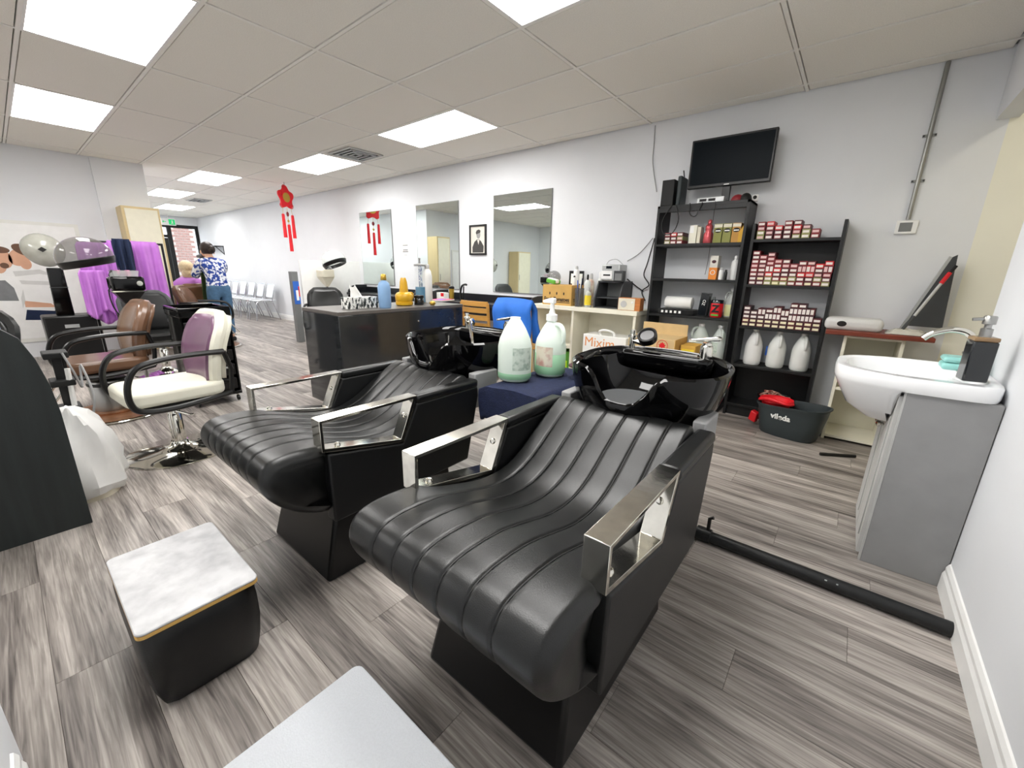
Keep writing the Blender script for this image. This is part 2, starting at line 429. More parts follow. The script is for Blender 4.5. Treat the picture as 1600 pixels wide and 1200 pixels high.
# baseboards
prof = [(0, 0), (.016, 0), (.016, .07), (.011, .085), (.011, .1), (.005, .115), (0, .118)]
o = MB().prism([(XR-a, b) for a, b in prof], 'y', YN, 2.165).build('baseboard_right', 'white_trim'); struct(o)
o = MB().prism([(YB-a, b) for a, b in prof], 'x', XF, -2.85).build('baseboard_back', 'white_trim'); struct(o)
o = MB().prism([(YN+a, b) for a, b in prof], 'x', XN, XR-.02).build('baseboard_rear', 'white_trim'); struct(o)
# ceiling: slab, tiles, runners, light panels, vents
ceil = wallbox('ceiling', XF-.12, 1.7, YS-.1, YB+.1, CZ+.02, CZ+.2, mat='grey_mid')
GX, GY, XA, YA = 1.215, .61, -2.983, 1.60
LIGHTS = {(0, 2): 'white ceiling light panel above the dark glossy counter', (2, 2): 'white ceiling light panel just past the square vent', (4, 1): 'third white ceiling panel along the corridor',
          (6, 1): 'fourth white ceiling panel along the corridor', (8, 2): 'last white ceiling panel before the shop door', (0, -2): 'large bright ceiling panel in the upper left corner',
          (2, -2): 'bright ceiling panel further back at the upper left', (-2, 0): 'bright ceiling panel above the front washing chair', (0, -6): 'added ceiling light panel to brighten the left room, seen only in mirrors', (2, -6): 'second added ceiling light panel to brighten the left room, seen only in mirrors', (-2, -2): 'added unseen ceiling light panel overhead of the viewer beside the right wall', (10, 1): 'small far ceiling panel beside the shop door header'}  # left-room and overhead panels are added to brighten the mirrors and right side
tl = {}
def inroom(x0, x1, y0, y1):
    if x1 <= XL and y1 <= YC+.02: return False
    if x0 >= XN-.05 and y1 <= YN: return False
    return True
for k in range(-3, 11):
    for r in range(-8, 5):
        x0, x1 = max(XA-GX*(k+1), XF), min(XA-GX*k, XR); y0, y1 = max(YA+GY*r, YS), min(YA+GY*(r+1), YB)
        if x1-x0 < .03 or y1-y0 < .03 or not inroom(x0, x1, y0, y1): continue
        if (k, r) in LIGHTS:
            t = thing('ceiling_light', LIGHTS[(k, r)], 'ceiling light', ((x0+x1)/2, (y0+y1)/2, CZ-.004), group='ceiling light panels')
            w, h = (x1-x0)/2-.008, (y1-y0)/2-.008
            MB().box(-w, w, -h, -h+.014, 0, .014).box(-w, w, h-.014, h, 0, .014).box(-w, -w+.014, -h+.014, h-.014, 0, .014).box(w-.014, w, -h+.014, h-.014, 0, .014).build('frame', 'white_trim', t)
            MB().box(-w+.014, w-.014, -h+.014, h-.014, .004, .01).build('diffuser', 'panel_light', t)
            continue
        key = (round(x1-x0, 3), round(y1-y0, 3))
        if key not in tl:
            a, b = key[0]/2-.0145, key[1]/2-.0145
            tl[key] = MB().frustum((-a+.003, a-.003, -b+.003, b-.003), (-a, a, -b, b), 0, .014).mesh('tile', 'tile')
        o = bpy.data.objects.new('tile', tl[key]); COL.objects.link(o); o.parent = ceil; o.location = ((x0+x1)/2, (y0+y1)/2, CZ)
for k in range(-3, 12):
    x = XA-GX*k
    if XF < x < XR: MB().box(x-.0105, x+.0105, YC if x < XL else (YN if x > XN else YS), YB, CZ-.003, CZ+.018).build('grid_runner', 'tbar', ceil)
for r in range(-7, 5):
    y = YA+GY*r
    if YS < y < YB: MB().box(XF if y > YC else XL, XR if y > YN else XN, y-.0105, y+.0105, CZ-.0028, CZ+.017).build('grid_runner', 'tbar', ceil)
def vent(name, label, cx, cy, w, h, z=CZ):
    t = thing(name, label, 'vent', (cx, cy, z-.016), group='ceiling vents')
    MB().box(-w, w, -h, -h+.03, 0, .012).box(-w, w, h-.03, h, 0, .012).box(-w, -w+.03, -h+.03, h-.03, 0, .012).box(w-.03, w, -h+.03, h-.03, 0, .012).build('frame', 'grey_light', t)
    MB().box(-w+.03, w-.03, -h+.03, h-.03, .009, .012).build('backing', 'black_matte', t)
    for i in range(3):
        q = w-.06-i*.06; g = h-.06-i*.06
        if g < .03: break
        MB().box(-q, q, -g, -g+.02, -.004, .008).box(-q, q, g-.02, g, -.004, .008).box(-q, -q+.02, -g+.02, g-.02, -.004, .008).box(q-.02, q, -g+.02, g-.02, -.004, .008).build('louver', 'silver', t)
vent('ceiling_vent', 'square louvred air vent between two ceiling panels', -5.07, 3.11, .25, .23)
vent('ceiling_vent', 'narrow dark air vent far along the corridor ceiling', -11.33, 3.12, .28, .17)
# unseen warm lamp added behind the header to light the alcove walls
t = thing('alcove_fill_lamp', 'small unseen warm lamp added on the alcove ceiling beyond the right wall', 'ceiling light', (1.1, 3.4, CZ-.05))
MB().lathe([(.0, 0), (.12, .0), (.14, .03), (.14, .05)], 24).build('diffuser', 'alcove_fill_light', t, smooth=True)
MB().lathe([(.15, .03), (.16, .045), (.15, .06)], 24).build('rim', 'white_trim', t, smooth=True)
# ================================================================== washing chairs
def spline(pts, n):
    out = []
    P = [pts[0]]+list(pts)+[pts[-1]]
    for i in range(1, len(P)-2):
        a, b, c, d = P[i-1], P[i], P[i+1], P[i+2]
        for k in range(n):
            t = k/n
            out.append(tuple(.5*((2*b[q])+(-a[q]+c[q])*t+(2*a[q]-5*b[q]+4*c[q]-d[q])*t*t+(-a[q]+3*b[q]-3*c[q]+d[q])*t**3) for q in range(len(a))))
    out.append(tuple(pts[-1])); return out
WC = (-.595, .64)       # front of the arms of the first chair
def wash_chair(label, loc, first=True):
    t = thing('wash_chair', label, 'shampoo chair', (loc[0], loc[1], 0), group='black shampoo chairs')
    hw = .325
    # cushion: wave profile swept across with stitched channels; y measured from the arm front
    pr = [(.10, .335), (-.02, .35), (-.11, .40), (-.17, .465), (-.195, .535), (-.17, .588), (-.10, .605), (.02, .595), (.13, .565), (.24, .535), (.35, .53), (.45, .56), (.55, .62), (.65, .68), (.72, .71), (.76, .70), (.775, .66)]
    path = spline(pr, 4)
    ns = 168; seams = [-.714, -.4286, -.1429, .1429, .4286, .714]
    rows = []
    for (y, z) in path:
        w = .318 if y < .015 else (.318-(min(y-.015, .04)/.04)*.052)
        rowp = []
        i0 = path.index((y, z)); a = path[max(0, i0-1)]; b = path[min(len(path)-1, i0+1)]
        ty, tz = b[0]-a[0], b[1]-a[1]; l = math.hypot(ty, tz) or 1; ny, nz = -tz/l, ty/l
        if i0 < 4: ny, nz = 0, -1
        for k in range(ns+1):
            u = -1+2*k/ns
            dmin = min(abs(u-s) for s in seams)
            dep = -.0035*math.exp(-(dmin/.016)**2)+.0012*math.sin(min(1, dmin/.14)*PI/2)
            if abs(u) > .93: dep -= .03*((abs(u)-.93)/.07)**2
            xx = u*.27 if abs(u) <= .74 else math.copysign(.1998+(abs(u)-.74)/.26*(w-.1998), u)
            rowp.append((xx, y+ny*dep, z+nz*dep))
        rows.append(rowp)
    cu = MB().grid(rows)
    # underside and side closing
    und = [(r[0], r[-1]) for r in rows]
    n = len(rows)
    for side in (0, -1):
        base = len(cu.v); cu.v += [rows[i][side] for i in range(n)]; cu.f.append(tuple(range(base, base+n)))
    cush = cu.build('cushion', 'leather', t, smooth=55)
    # stitched seam cords
    for s in seams:
        k = int(round((s+1)/2*ns))
        MB().tube([(rows[i][k][0], rows[i][k][1], rows[i][k][2]+.0005) for i in range(6, n-3, 2)], .0022, 5).build('stitch', 'seam', cush, smooth=True)
    for sd in (-1, 1):
        x0, x1 = (hw-.058, hw) if sd > 0 else (-hw, -hw+.058)
        MB().prism([(.02, .30), (.02, .572), (.33, .512), (.405, .655), (.405, .665), (.77, .665), (.775, .62), (.70, .31)], 'x', x0, x1).build('side_panel', 'leather_soft', t, bevel=.012, seg=3)
        MB().box(x0-.002, x1+.002, .408, .775, .66, .70).build('arm_pad', 'leather', t, bevel=.014, seg=3)
        ar = MB()
        th = .011
        out = [(.0, .585), (.0, .70), (.41, .70), (.335, .518)]
        inn = [(.0+th, .592+.004), (.0+th, .70-th), (.41-.02, .70-th), (.335-.014, .535)]
        n4 = 4
        for xa in (x0, x1): pass
        vs = [(x0, *p) for p in out]+[(x0, *p) for p in inn]+[(x1, *p) for p in out]+[(x1, *p) for p in inn]
        fs = []
        for i in range(4):
            j = (i+1) % 4
            fs += [(i, j, 4+j, 4+i), (8+i, 12+i, 12+j, 8+j), (i, 8+i, 8+j, j), (4+i, 4+j, 12+j, 12+i)]
        a = ar.add(vs, fs).build('arm_rail', 'chrome_worn', t, bevel=.0015)
        lab(a, 'worn chrome armrest loop')
        xm = (x0+x1)/2
        MB().lathe([(0, .01), (.009, .008), (.012, 0)], 12).build('bolt', 'chrome', a, smooth=True, loc=(xm, .07, .585))
        MB().lathe([(0, .01), (.009, .008), (.012, 0)], 12).build('bolt', 'chrome', a, smooth=True, loc=(xm, .362, .62), rot=(math.radians(68), 0, 0))
    MB().frustum((-.25, .25, -.0, .68), (-.215, .215, .09, .66), 0.0, .345).build('pedestal', 'black_plastic', t, bevel=.015, seg=3)
    [MB().box(a, b, .785, .95, .54, .715).build('shroud', 'grey_vanity', t, bevel=.006) for a, b in ((.245, .29), (-.29, -.245))]
    # bowl
    cx, cy, zr = 0.0, .985, .85
    rx, ry = .305, .27
    nth, nt = 64, 12
    def rim(th):
        x, y = math.cos(th), math.sin(th)
        e = 2.5
        q = (abs(x)**e+abs(y)**e)**(-1/e)
        yy = y*q
        notch = math.exp(-((x*q)/.36)**4) if y < 0 else 0
        z = zr-.115*notch*(1 if y < 0 else 0)+.012*max(0, yy)
        return x*q*rx, yy*ry-.012*(1-abs(x*q))*(y < 0), z
    outer = []; inner = []
    for i in range(nt+1):
        s = i/nt; a = s*PI/2
        k = math.cos(a)**.62 if s < 1 else 0.; h = math.sin(a)
        ro = []; ri = []
        for j in range(nth):
            x, y, z = rim(2*PI*j/nth)
            ro.append((cx+x*max(k, .001)*(1-.10*h), cy+y*max(k, .001)*(1-.10*h)-.03*h, z+(.535-z)*h))
            ki = max(math.cos(a)**.45 if s < 1 else 0, .001)
            ri.append((cx+x*ki*.93*(1-.15*h), cy+y*ki*.93*(1-.12*h)-.02*h, z+(.63-z)*h))
        outer.append(ro); inner.append(ri)
    rows2 = outer[::-1]+[[(p[0]*1.0, p[1], p[2]+.008) for p in [(cx+(rim(2*PI*j/nth)[0])*.97, cy+rim(2*PI*j/nth)[1]*.97, rim(2*PI*j/nth)[2]) for j in range(nth)]]]+inner
    bowl = MB().grid(rows2, closev=True).build('bowl', 'black_gloss', t, smooth=50)
    lab(bowl, 'glossy black shampoo bowl with a neck notch')
    MB().box(-.2, .2, cy+.155, cy+.245, .79, .862).build('tap_ledge', 'black_gloss', bowl, bevel=.02, seg=3)
    MB().lathe([(0, 0), (.028, 0), (.03, .004), (.026, .006), (0, .006)], 20, (cx, cy-.02, .634)).build('drain', 'chrome', bowl, smooth=True)
    MB().box(-.13, .13, cy+.19, cy+.205, .863, .87).build('chrome_strip', 'chrome', bowl)
    MB().prism([(.72, .50), (.72, .63), (.80, .66), (.98, .58), (.98, .50)], 'x', -.12, .12).build('bowl_bracket', 'black_plastic', t, bevel=.01)
    f = MB().lathe([(.026, 0), (.024, .05), (.018, .055), (.018, .065)], 16, (.16, cy+.20, .862)).build('faucet', 'chrome', t, smooth=True)
    MB().prism([(.085, .925), (.21, .94), (.215, .95), (.20, .957), (.085, .935)], 'y', cy+.185, cy+.215).build('lever', 'chrome', f, bevel=.004)
    v = MB().lathe([(.014, 0), (.014, .05), (.02, .052), (.02, .062), (.012, .066), (.012, .085)], 14, (-.165, cy+.20, .862)).build('spray_valve', 'chrome', t, smooth=True)
    MB().tube([(-.165, cy+.2, .90), (-.10, cy+.19, .89)], .012, 10).build('valve_arm', 'chrome', v, smooth=True)
    if first:
        k = MB().lathe([(0, 0), (.022, 0), (.04, .012), (.043, .03), (.043, .045), (.036, .048), (.03, .04), (0, .038)], 24, T=Matrix.Rotation(math.radians(40), 4, 'X')).build('spray_knob', 'black_plastic', v, smooth=True, loc=(-.085, cy+.19, .905))
        MB().lathe([(0, 0), (.14, 0), (.145, .006), (.14, .012), (0, .014)], 28, sy=.62).build('neck_pad', 'grey_dark', bowl, smooth=True, loc=(-.02, cy-.10, .70), rot=(math.radians(12), 0, 0))
    else:
        MB().tube(spline([(-.10, cy+.19, .90), (-.02, cy+.1, .93), (.06, cy-.0, .93), (.15, cy-.08, .88), (.18, cy-.10, .83)], 5), .008, 8).build('spray_hose', 'chrome', v, smooth=True)
    return t
wash_chair('front black shampoo chair with ribbed leather seat and chrome arms', WC, True)
wash_chair('black ribbed shampoo chair standing behind, nearer the glossy counter', (WC[0]-1.045, WC[1]-.045), False)
# towelled stand with jugs between the bowls
TS = (-1.115, 1.66)
t = thing('side_stand', 'narrow white stand between the two shampoo chairs under a navy towel', 'table', (TS[0], TS[1], 0))
MB().box(-.14, .14, -.26, .26, .64, .665).build('top', 'white_paint', t, bevel=.003)
for a in (-1, 1):
    MB().box(a*.13-.01, a*.13+.01, -.26, .26, .0, .64).build('side', 'white_paint', t)
def towel(cx, cy, hx, hy, z, drop, label, mat='navy', seed=1):
    rnd = random.Random(seed); P = []
    n, m = 34, 44
    for i in range(n+1):
        r = []
        for j in range(m+1):
            u = -1+2*i/n; v = -1+2*j/m
            lx, ly = hx+drop, hy+drop
            x, y = u*lx, v*ly; dz = 0
            ox, oy = max(0, abs(x)-hx), max(0, abs(y)-hy)
            if ox: x = math.copysign(hx+.012+ox*.08, x)
            if oy: y = math.copysign(hy+.012+oy*.08, y)
            dz = -(ox*.97+oy*.97 if min(ox, oy) == 0 else max(ox, oy)*1.05)
            wv = .010*math.sin(14*(u*lx)+seed)*(oy > 0)+.010*math.sin(13*(v*ly)+2)*(ox > 0)
            x += wv*(ox > 0); y += wv*(oy > 0)
            r.append((cx+x, cy+y, z+.004+dz+.002*math.sin(9*u+7*v)))
        P.append(r)
    o = MB().grid(P).build('towel', mat, smooth=80, solid=.008)
    return tag(o, label, 'towel')
towel(TS[0], TS[1], .145, .275, .672, .16, 'navy blue towel draped over the stand between the shampoo chairs')
def jug(label, loc, rz, h=.3, r=.078, body='jug_plastic', liquid=None, lab_mat=None, cap='white', pump=False, cat='jug', group=None, lface=(0, -1), handle=True):
    t = thing('jug', label, cat, loc, rz, group)
    p = [(0, 0), (r*.86, 0), (r*.97, .012*h/.3), (r, .04), (r, h*.52), (r*.9, h*.64), (r*.62, h*.80), (r*.34, h*.92), (r*.3, h*.93), (r*.3, h*.965)]
    b = MB().lathe(p, 28, sy=.9).build('body', body, t, smooth=50)
    if handle: MB().tube(spline([(r*.35, 0, h*.90), (r*.75, 0, h*.89), (r*1.0, 0, h*.80), (r*1.03, 0, h*.66), (r*.9, 0, h*.58)], 5), [r*.13]*21, 8).build('handle', body, t, smooth=True)
    if liquid:
        mat, lv = liquid
        MB().lathe([(r*.9, .006), (r*1.003, .016), (r*1.006, .04), (r*1.006, lv), (r*.98, lv+.002)], 28, sy=.9).build('liquid', mat, b, smooth=50)
    if lab_mat:
        a0 = math.atan2(lface[1], lface[0]); P = []
        for q in (.30, .62) if h > .25 else (.3, .55):
            P.append([(math.cos(a0+s)*(r*1.012), math.sin(a0+s)*r*1.012*.9, h*q*(.85 if q > .4 else .62)) for s in [(-.62+1.24*k/8) for k in range(9)]])
        MB().grid(P).build('label_sticker', lab_mat, t, smooth=True)
    if pump:
        c = MB().lathe([(r*.34, 0), (r*.34, .03), (r*.2, .034), (r*.12, .06), (r*.12, .085)], 16, (0, 0, h*.955)).build('pump', 'white', t, smooth=True)
        MB().prism([(-.055, .0), (-.06, .012), (-.01, .026), (.016, .026), (.016, .0)], 'y', -.011, .011).build('spout', 'white', c, bevel=.003, loc=(0, 0, h*.955+.085))
    elif cap: MB().lathe([(r*.34, 0), (r*.34, .02), (r*.3, .023), (0, .023)], 18, (0, 0, h*.955)).build('cap', cap, t, smooth=True)
    return t
ZT = .686
jug('large pale jug with a little green shampoo left, at the towel edge', (-1.225, 1.53, ZT), math.radians(200), .315, .083, 'jug_plastic', ('green_liquid', .03), 'label_paper', None, lface=(-.72, .7), handle=False)
jug('pump jug half full of green shampoo with a flower label', (-1.155, 1.735, ZT), math.radians(-10), .29, .083, 'jug_plastic', ('green_liquid', .115), 'label_flower', None, True, lface=(.25, -1))
P = Vector((-1.0, 1.80, ZT))
t = thing('tint_bowl', 'small brown tint bowl on the navy towel beside the front bowl', 'bowl', P)
MB().lathe([(0, 0), (.035, 0), (.05, .05), (.07, .055), (.07, .06), (.047, .057), (.033, .008), (0, .008)], 24).build('bowl_body', 'plum', t, smooth=True)
MB().tube([(.0, .02, .02), (.03, .02, .11)], .004, 8).build('brush_handle', 'black_plastic', t, smooth=True)
# floor pipe
o = thing('floor_pipe', 'long black drain pipe on the floor beside the front shampoo chair', 'pipe', (-.37, 1.865, 0))
MB().tube([(-.35, 0, .028), (.86, .0, .028)], .027, 16).build('pipe', 'pipe_black', o, smooth=True)
MB().lathe([(.033, -.03), (.033, .03)], 16, T=Matrix.Translation((.03, 0, .03)) @ Matrix.Rotation(PI/2, 4, 'Y')).build('coupling', 'pipe_black', o, smooth=True)
MB().tube([(.045, .0, .05), (.045, .0, .12), (.06, 0, .13)], .008, 8).build('valve_stub', 'black_plastic', o, smooth=True)
MB().box(-.01, .83, .028, .04, .0, .006).build('caulk_bead', 'white_paint', o)
for k, (x, w) in enumerate(((.47, .012), (.485, .008), (.50, .014), (.522, .006), (.533, .012))): MB().box(x, x+w, -.0215, -.0205, .040, .0405+.008*(k % 2)).build('print_mark', 'pipe_print', o)
# stools in the foreground
def stool(label, cx, cy, hx, hy, h, topmat, rimmat):
    t = thing('footstool', label, 'stool', (cx, cy, 0))
    R = []
    for z, k in ((.0, .86), (.02, .9), (.08, .96), (.15, 1.0), (.22, 1.0), (h-.03, .97), (h-.018, .93)):
        r = []
        for i in range(40):
            a = 2*PI*i/40; e = 9; q = (abs(math.cos(a))**e+abs(math.sin(a))**e)**(-1/e)
            r.append((math.cos(a)*q*hx*k, math.sin(a)*q*hy*k, z))
        R.append(r)
    mb = MB().grid(R, closev=True); mb.f.append(tuple(range(40))[::-1]); mb.f.append(tuple(range(6*40, 7*40)))
    mb.build('body', 'leather_soft', t, smooth=60)
    MB().prism(rr(hx*.99, hy*.99, .02), 'z', h-.018, h-.008).build('rim_board', rimmat, t)
    MB().prism(rr(hx*.99, hy*.99, .02), 'z', h-.008, h).build('top', topmat, t, bevel=.003)
    return t
def rr(hx, hy, r, n=5):
    out = []
    for cx, cy, a0 in ((hx-r, hy-r, 0), (-hx+r, hy-r, 90), (-hx+r, -hy+r, 180), (hx-r, -hy+r, 270)):
        for k in range(n+1):
            a = math.radians(a0+90*k/n); out.append((cx+r*math.cos(a), cy+r*math.sin(a)))
    return out
stool('low black footstool with a white marbled top', -1.475, .19, .225, .145, .285, 'marble', 'card')
stool('low footstool with a pale woven top at the bottom edge', -.545, .205, .215, .17, .29, 'mesh_fabric', 'white_trim')
# ================================================================== glossy counter and what stands on it
CT = .85
t = thing('counter_unit', 'dark glossy counter block behind the far shampoo chair', 'counter', (-3.535, 2.41, 0))
MB().box(-.315, .315, -.70, .70, 0, CT-.03).build('body', 'counter_gloss', t, bevel=.004)
MB().box(-.318, .318, -.703, .703, CT-.03, CT).build('top', 'counter_top', t, bevel=.003)
for y0, y1 in ((-.695, .0), (.005, .695)): MB().box(.315, .319, y0, y1, .08, CT-.04).build('front_panel', 'counter_gloss', t, bevel=.001)
MB().lathe([(0, 0), (.008, .0), (.01, .01), (0, .014)], 12, T=Matrix.Translation((.319, .1, CT-.13)) @ Matrix.Rotation(PI/2, 4, 'Y')).build('lock', 'chrome', t, smooth=True)
def lathe_thing(name, label, cat, P, parts, group=None, rz=0):
    t = thing(name, label, cat, P, rz, group)
    for nm, mat, prof, kw in parts: MB().lathe(prof, kw.pop('n', 24) if kw else 24, **(kw or {})).build(nm, mat, t, smooth=50)
    return t
# tissue box
P = fz(557, 482, CT); t = thing('tissue_box', 'black and white patterned tissue box on the glossy counter', 'tissue box', (P.x-.02, P.y+.05, CT), math.radians(5))
w = .15
MB().box(-.06, .06, -w, w, 0, .1).build('carton', 'tissue_print', t, bevel=.002)
q = [[(.03*math.cos(a)*(1-.35*k)+.012*math.sin(3*a+k*2), -.03+.06*math.sin(a)*(1-.55*k)-.035*k, .1+.1*k*(1+.15*math.sin(2*a))) for a in [2*PI*i/24 for i in range(24)]] for k in (0, .25, .5, .75, 1)]
MB().grid(q, closev=True).build('tissue', 'paper', t, smooth=True)
P = fz(602, 481, CT); h = zat(602, 428, P)-CT
lathe_thing('pump_bottle', 'pale blue bottle with a golden neck beside the tissue box', 'bottle', P, [('bottle_body', 'blue_bottle', [(0, 0), (.05, 0), (.056, .01), (.057, h*.62), (.046, h*.74), (.022, h*.8), (.02, h*.82)], None), ('collar', 'gold', [(.023, h*.82), (.026, h*.83), (.024, h*.97), (.014, h), (0, h)], None)])
P = fz(632, 477, CT); h = zat(632, 434, P)-CT
t = thing('yellow_jug', 'yellow plastic bottle with conical neck on the glossy counter', 'bottle', P)
MB().lathe([(0, 0), (.07, 0), (.083, .008), (.085, .035), (.078, .04), (.085, .047), (.087, .1), (.07, .122), (.045, .132)], 28).build('jug_body', 'yellow', t, smooth=50)
MB().lathe([(.044, .13), (.036, h*.85), (.024, h), (0, h)], 20).build('neck', 'yellow', t, smooth=50)
MB().tube(spline([(.0, .06, .12), (.0, .1, .115), (.0, .105, .075), (.0, .08, .055)], 4), .01, 8).build('handle', 'yellow', t, smooth=True)
P = fz(648, 474, CT); P = Vector((-3.62, P.y+.10, CT)); h = zat(648, 402, P)-CT
t = thing('disinfectant_jar', 'tall glass jar half filled with blue disinfectant', 'jar', P)
MB().lathe([(0, 0), (.055, 0), (.057, .008), (.057, h*.8), (.06, h*.81)], 28).build('glass', 'glass_clear', t, smooth=True)
MB().lathe([(0, .01), (.0535, .01), (.0535, h*.36), (0, h*.36)], 28).build('liquid', 'blue_liquid', t, smooth=50)
MB().lathe([(.062, h*.81), (.062, h*.85), (.01, h*.87), (.008, h*.95), (.014, h*.98), (0, h)], 24).build('lid', 'brushed', t, smooth=50)
MB().tube([(0, 0, .02), (0, 0, h*.86)], .003, 6).build('lift_rod', 'chrome', t)
P = fz(655, 476, CT)
lathe_thing('wax_jar', 'squat dark jar between the yellow and white bottles', 'jar', P, [('jar_body', 'soap_dark', [(0, 0), (.045, 0), (.05, .006), (.05, .065), (.044, .07)], None), ('lid', 'black_plastic', [(.05, .07), (.05, .092), (.046, .095), (0, .095)], None)])
P = fz(669, 473, CT); h = zat(669, 413, P)-CT
lathe_thing('white_bottle', 'tall white bottle with sloping shoulders on the counter', 'bottle', P, [('bottle_body', 'white', [(0, 0), (.044, 0), (.05, .008), (.05, h*.7), (.04, h*.83), (.024, h*.88)], None), ('cap', 'grey_light', [(.025, h*.88), (.025, h*.98), (.02, h), (0, h)], None)])
P = fz(676, 477, CT)
lathe_thing('gold_ornament', 'small round golden trinket at the foot of the white bottle', 'ornament', P, [('orb', 'gold', [(0, 0), (.02, .003), (.031, .016), (.03, .03), (.018, .042), (0, .045)], None)])
P = fz(694, 470, CT); t = thing('magazine', 'magenta and white magazine lying on the counter end', 'magazine', (P.x-.05, P.y+.0, CT), math.radians(20))
MB().box(-.1, .1, -.14, .14, 0, .012).build('pages', 'paper', t)
MB().box(-.1, .1, -.14, .14, .012, .014).build('cover', 'magenta', t)
MB().box(-.05, .06, -.1, .05, .014, .0145).build('cover_print', 'blue_print', t)
# ================================================================== styling stations along the mirror wall
SH = .80
def station(label, x0, x1):
    t = thing('styling_station', label, 'counter', ((x0+x1)/2, YB-.005, 0)); w = (x1-x0)/2
    MB().box(-w, w, -.40, 0, SH-.04, SH).build('worktop', 'station_black', t, bevel=.004)
    MB().box(-w, w, -.02, 0, SH, SH+.09).build('back_strip', 'station_black', t, bevel=.003)
    for s in (-1, 1):
        pr = [(-.38, SH), (-.37, SH+.04), (-.30, SH+.105), (-.22, SH+.125), (-.02, SH+.125), (-.02, SH)]
        MB().prism(pr, 'x', s*w-(.03 if s > 0 else 0), s*w+(.0 if s > 0 else .03)).build('cheek', 'station_black', t, bevel=.004)
        MB().box(s*w-(.03 if s > 0 else 0), s*w+(0 if s > 0 else .03), -.38, 0, 0, SH-.04).build('leg_panel', 'station_black', t)
    MB().box(-w+.05, w-.05, -.36, -.345, SH-.2, SH-.045).build('drawer', 'station_black', t, bevel=.003)
    return t
station('black styling counter below the right-hand mirror and portrait', -4.62, -2.84)
station('black styling counter behind the tissue box, below the left mirrors', -6.75, -4.95)
def mirror(label, x0, x1, z0, z1):
    t = thing('wall_mirror', label, 'mirror', ((x0+x1)/2, YB, z0), group='frameless wall mirrors'); w = (x1-x0)/2
    MB().box(-w, w, -.012, -.001, 0, z1-z0).build('glass_edge', 'grey_mid', t)
    MB().box(-w+.006, w-.006, -.0135, -.012, .006, z1-z0-.006).build('mirror_face', 'mirror', t)
mirror('frameless wall mirror right of the portrait, nearest the shelves', -3.73, -2.84, .93, 2.11)
mirror('middle frameless wall mirror left of the portrait', -5.28, -4.37, .93, 2.11)
mirror('frameless wall mirror farthest left, reflecting the red knot', -6.82, -5.91, .93, 2.11)
# portrait
a, b = fy(733, 352, YB-.02), fy(759, 398, YB-.02)
t = thing('portrait', 'black framed grey photograph of a person in a dark jacket', 'picture', ((a.x+b.x)/2, YB, (a.z+b.z)/2)); w, h = (b.x-a.x)/2, (a.z-b.z)/2
MB().box(-w, w, -.022, 0, h-.022, h).box(-w, w, -.022, 0, -h, -h+.022).box(-w, -w+.022, -.022, 0, -h+.022, h-.022).box(w-.022, w, -.022, 0, -h+.022, h-.022).build('frame', 'black_plastic', t)
pp = MB().box(-w+.022, w-.022, -.010, -.004, -h+.022, h-.022).build('print', 'photo_light', t)
MB().prism([(-.1, -.16), (.1, -.16), (.105, -.08), (.06, -.02), (.025, .005), (-.02, .005), (-.065, -.025), (-.1, -.09)], 'y', -.0115, -.010).build('jacket', 'photo_dark', pp)
MB().prism([(.01+.036*math.cos(k*PI/8), .065+.05*math.sin(k*PI/8)) for k in range(16)], 'y', -.012, -.010).build('face', 'print_grey', pp)
MB().prism([(-.03, .07), (.045, .09), (.05, .115), (.02, .13), (-.02, .12), (-.036, .095)], 'y', -.0128, -.011).build('hair', 'photo_dark', pp)
MB().prism([(-.012, .0), (.03, .0), (.012, -.06)], 'y', -.0124, -.0112).build('collar', 'photo_light', pp)
# paper notice
a, b = fy(626, 377, YB-.01), fy(640, 406, YB-.01)
o = MB().box(a.x, b.x, YB-.003, YB-.001, b.z, a.z); cx, cz = (a.x+b.x)/2, (a.z+b.z)/2
t = thing('wall_notice', 'white paper notice taped between the two left mirrors', 'notice', (cx, YB, cz))
w, h = (b.x-a.x)/2, (a.z-b.z)/2
MB().box(-w, w, -.003, -.001, -h, h).build('sheet', 'paper', t)
for k, (zz, ww, hh) in enumerate(((h*.55, w*.62, .018), (h*.05, w*.6, .012), (-h*.12, w*.66, .012), (-h*.5, w*.4, .006))):
    MB().box(-ww, ww, -.0036, -.003, zz-hh/2, zz+hh/2).build('print_line', 'print_grey' if k in (0, 3) else 'ink', t)
# wall bracket far along the corridor
a = fy(340, 386, YB); t = thing('wall_bracket', 'small black shelf bracket on the wall above the waiting chairs', 'bracket', (a.x, YB, a.z))
MB().box(-.3, .5, -.2, 0, 0, .02).build('board', 'black_matte', t)
MB().tube([(.48, -.19, 0), (.48, -.005, -.2)], .01, 6).build('strut', 'black_matte', t)
MB().box(.47, .49, -.012, 0, -.22, 0).build('upright', 'black_matte', t)
# cape / bottles on the right station
P = Vector((-4.42, YB-.2, SH)); h = .19
lathe_thing('shaker_cup', 'olive and black tumbler on the station under the portrait', 'cup', fy(706, 468, YB-.26).xy.to_3d()+Vector((0, 0, SH)), [('cup', 'gold', [(0, 0), (.028, 0), (.036, h*.8), (.034, h*.8)], None), ('lid', 'black_plastic', [(.038, h*.8), (.038, h*.93), (.02, h), (0, h)], None)])
P = fy(722, 468, YB-.2); t = thing('curling_iron_holder', 'black curved tool stand on the station beside the tumbler', 'stand', (P.x, P.y, SH))
MB().lathe([(0, 0), (.05, 0), (.05, .012), (0, .014)], 20).build('foot', 'black_plastic', t, smooth=50)
MB().tube(spline([(-.02, 0, .01), (-.03, 0, .1), (.0, 0, .19), (.06, 0, .215), (.09, 0, .21)], 5), .014, 8).build('curved_arm', 'black_plastic', t, smooth=True)
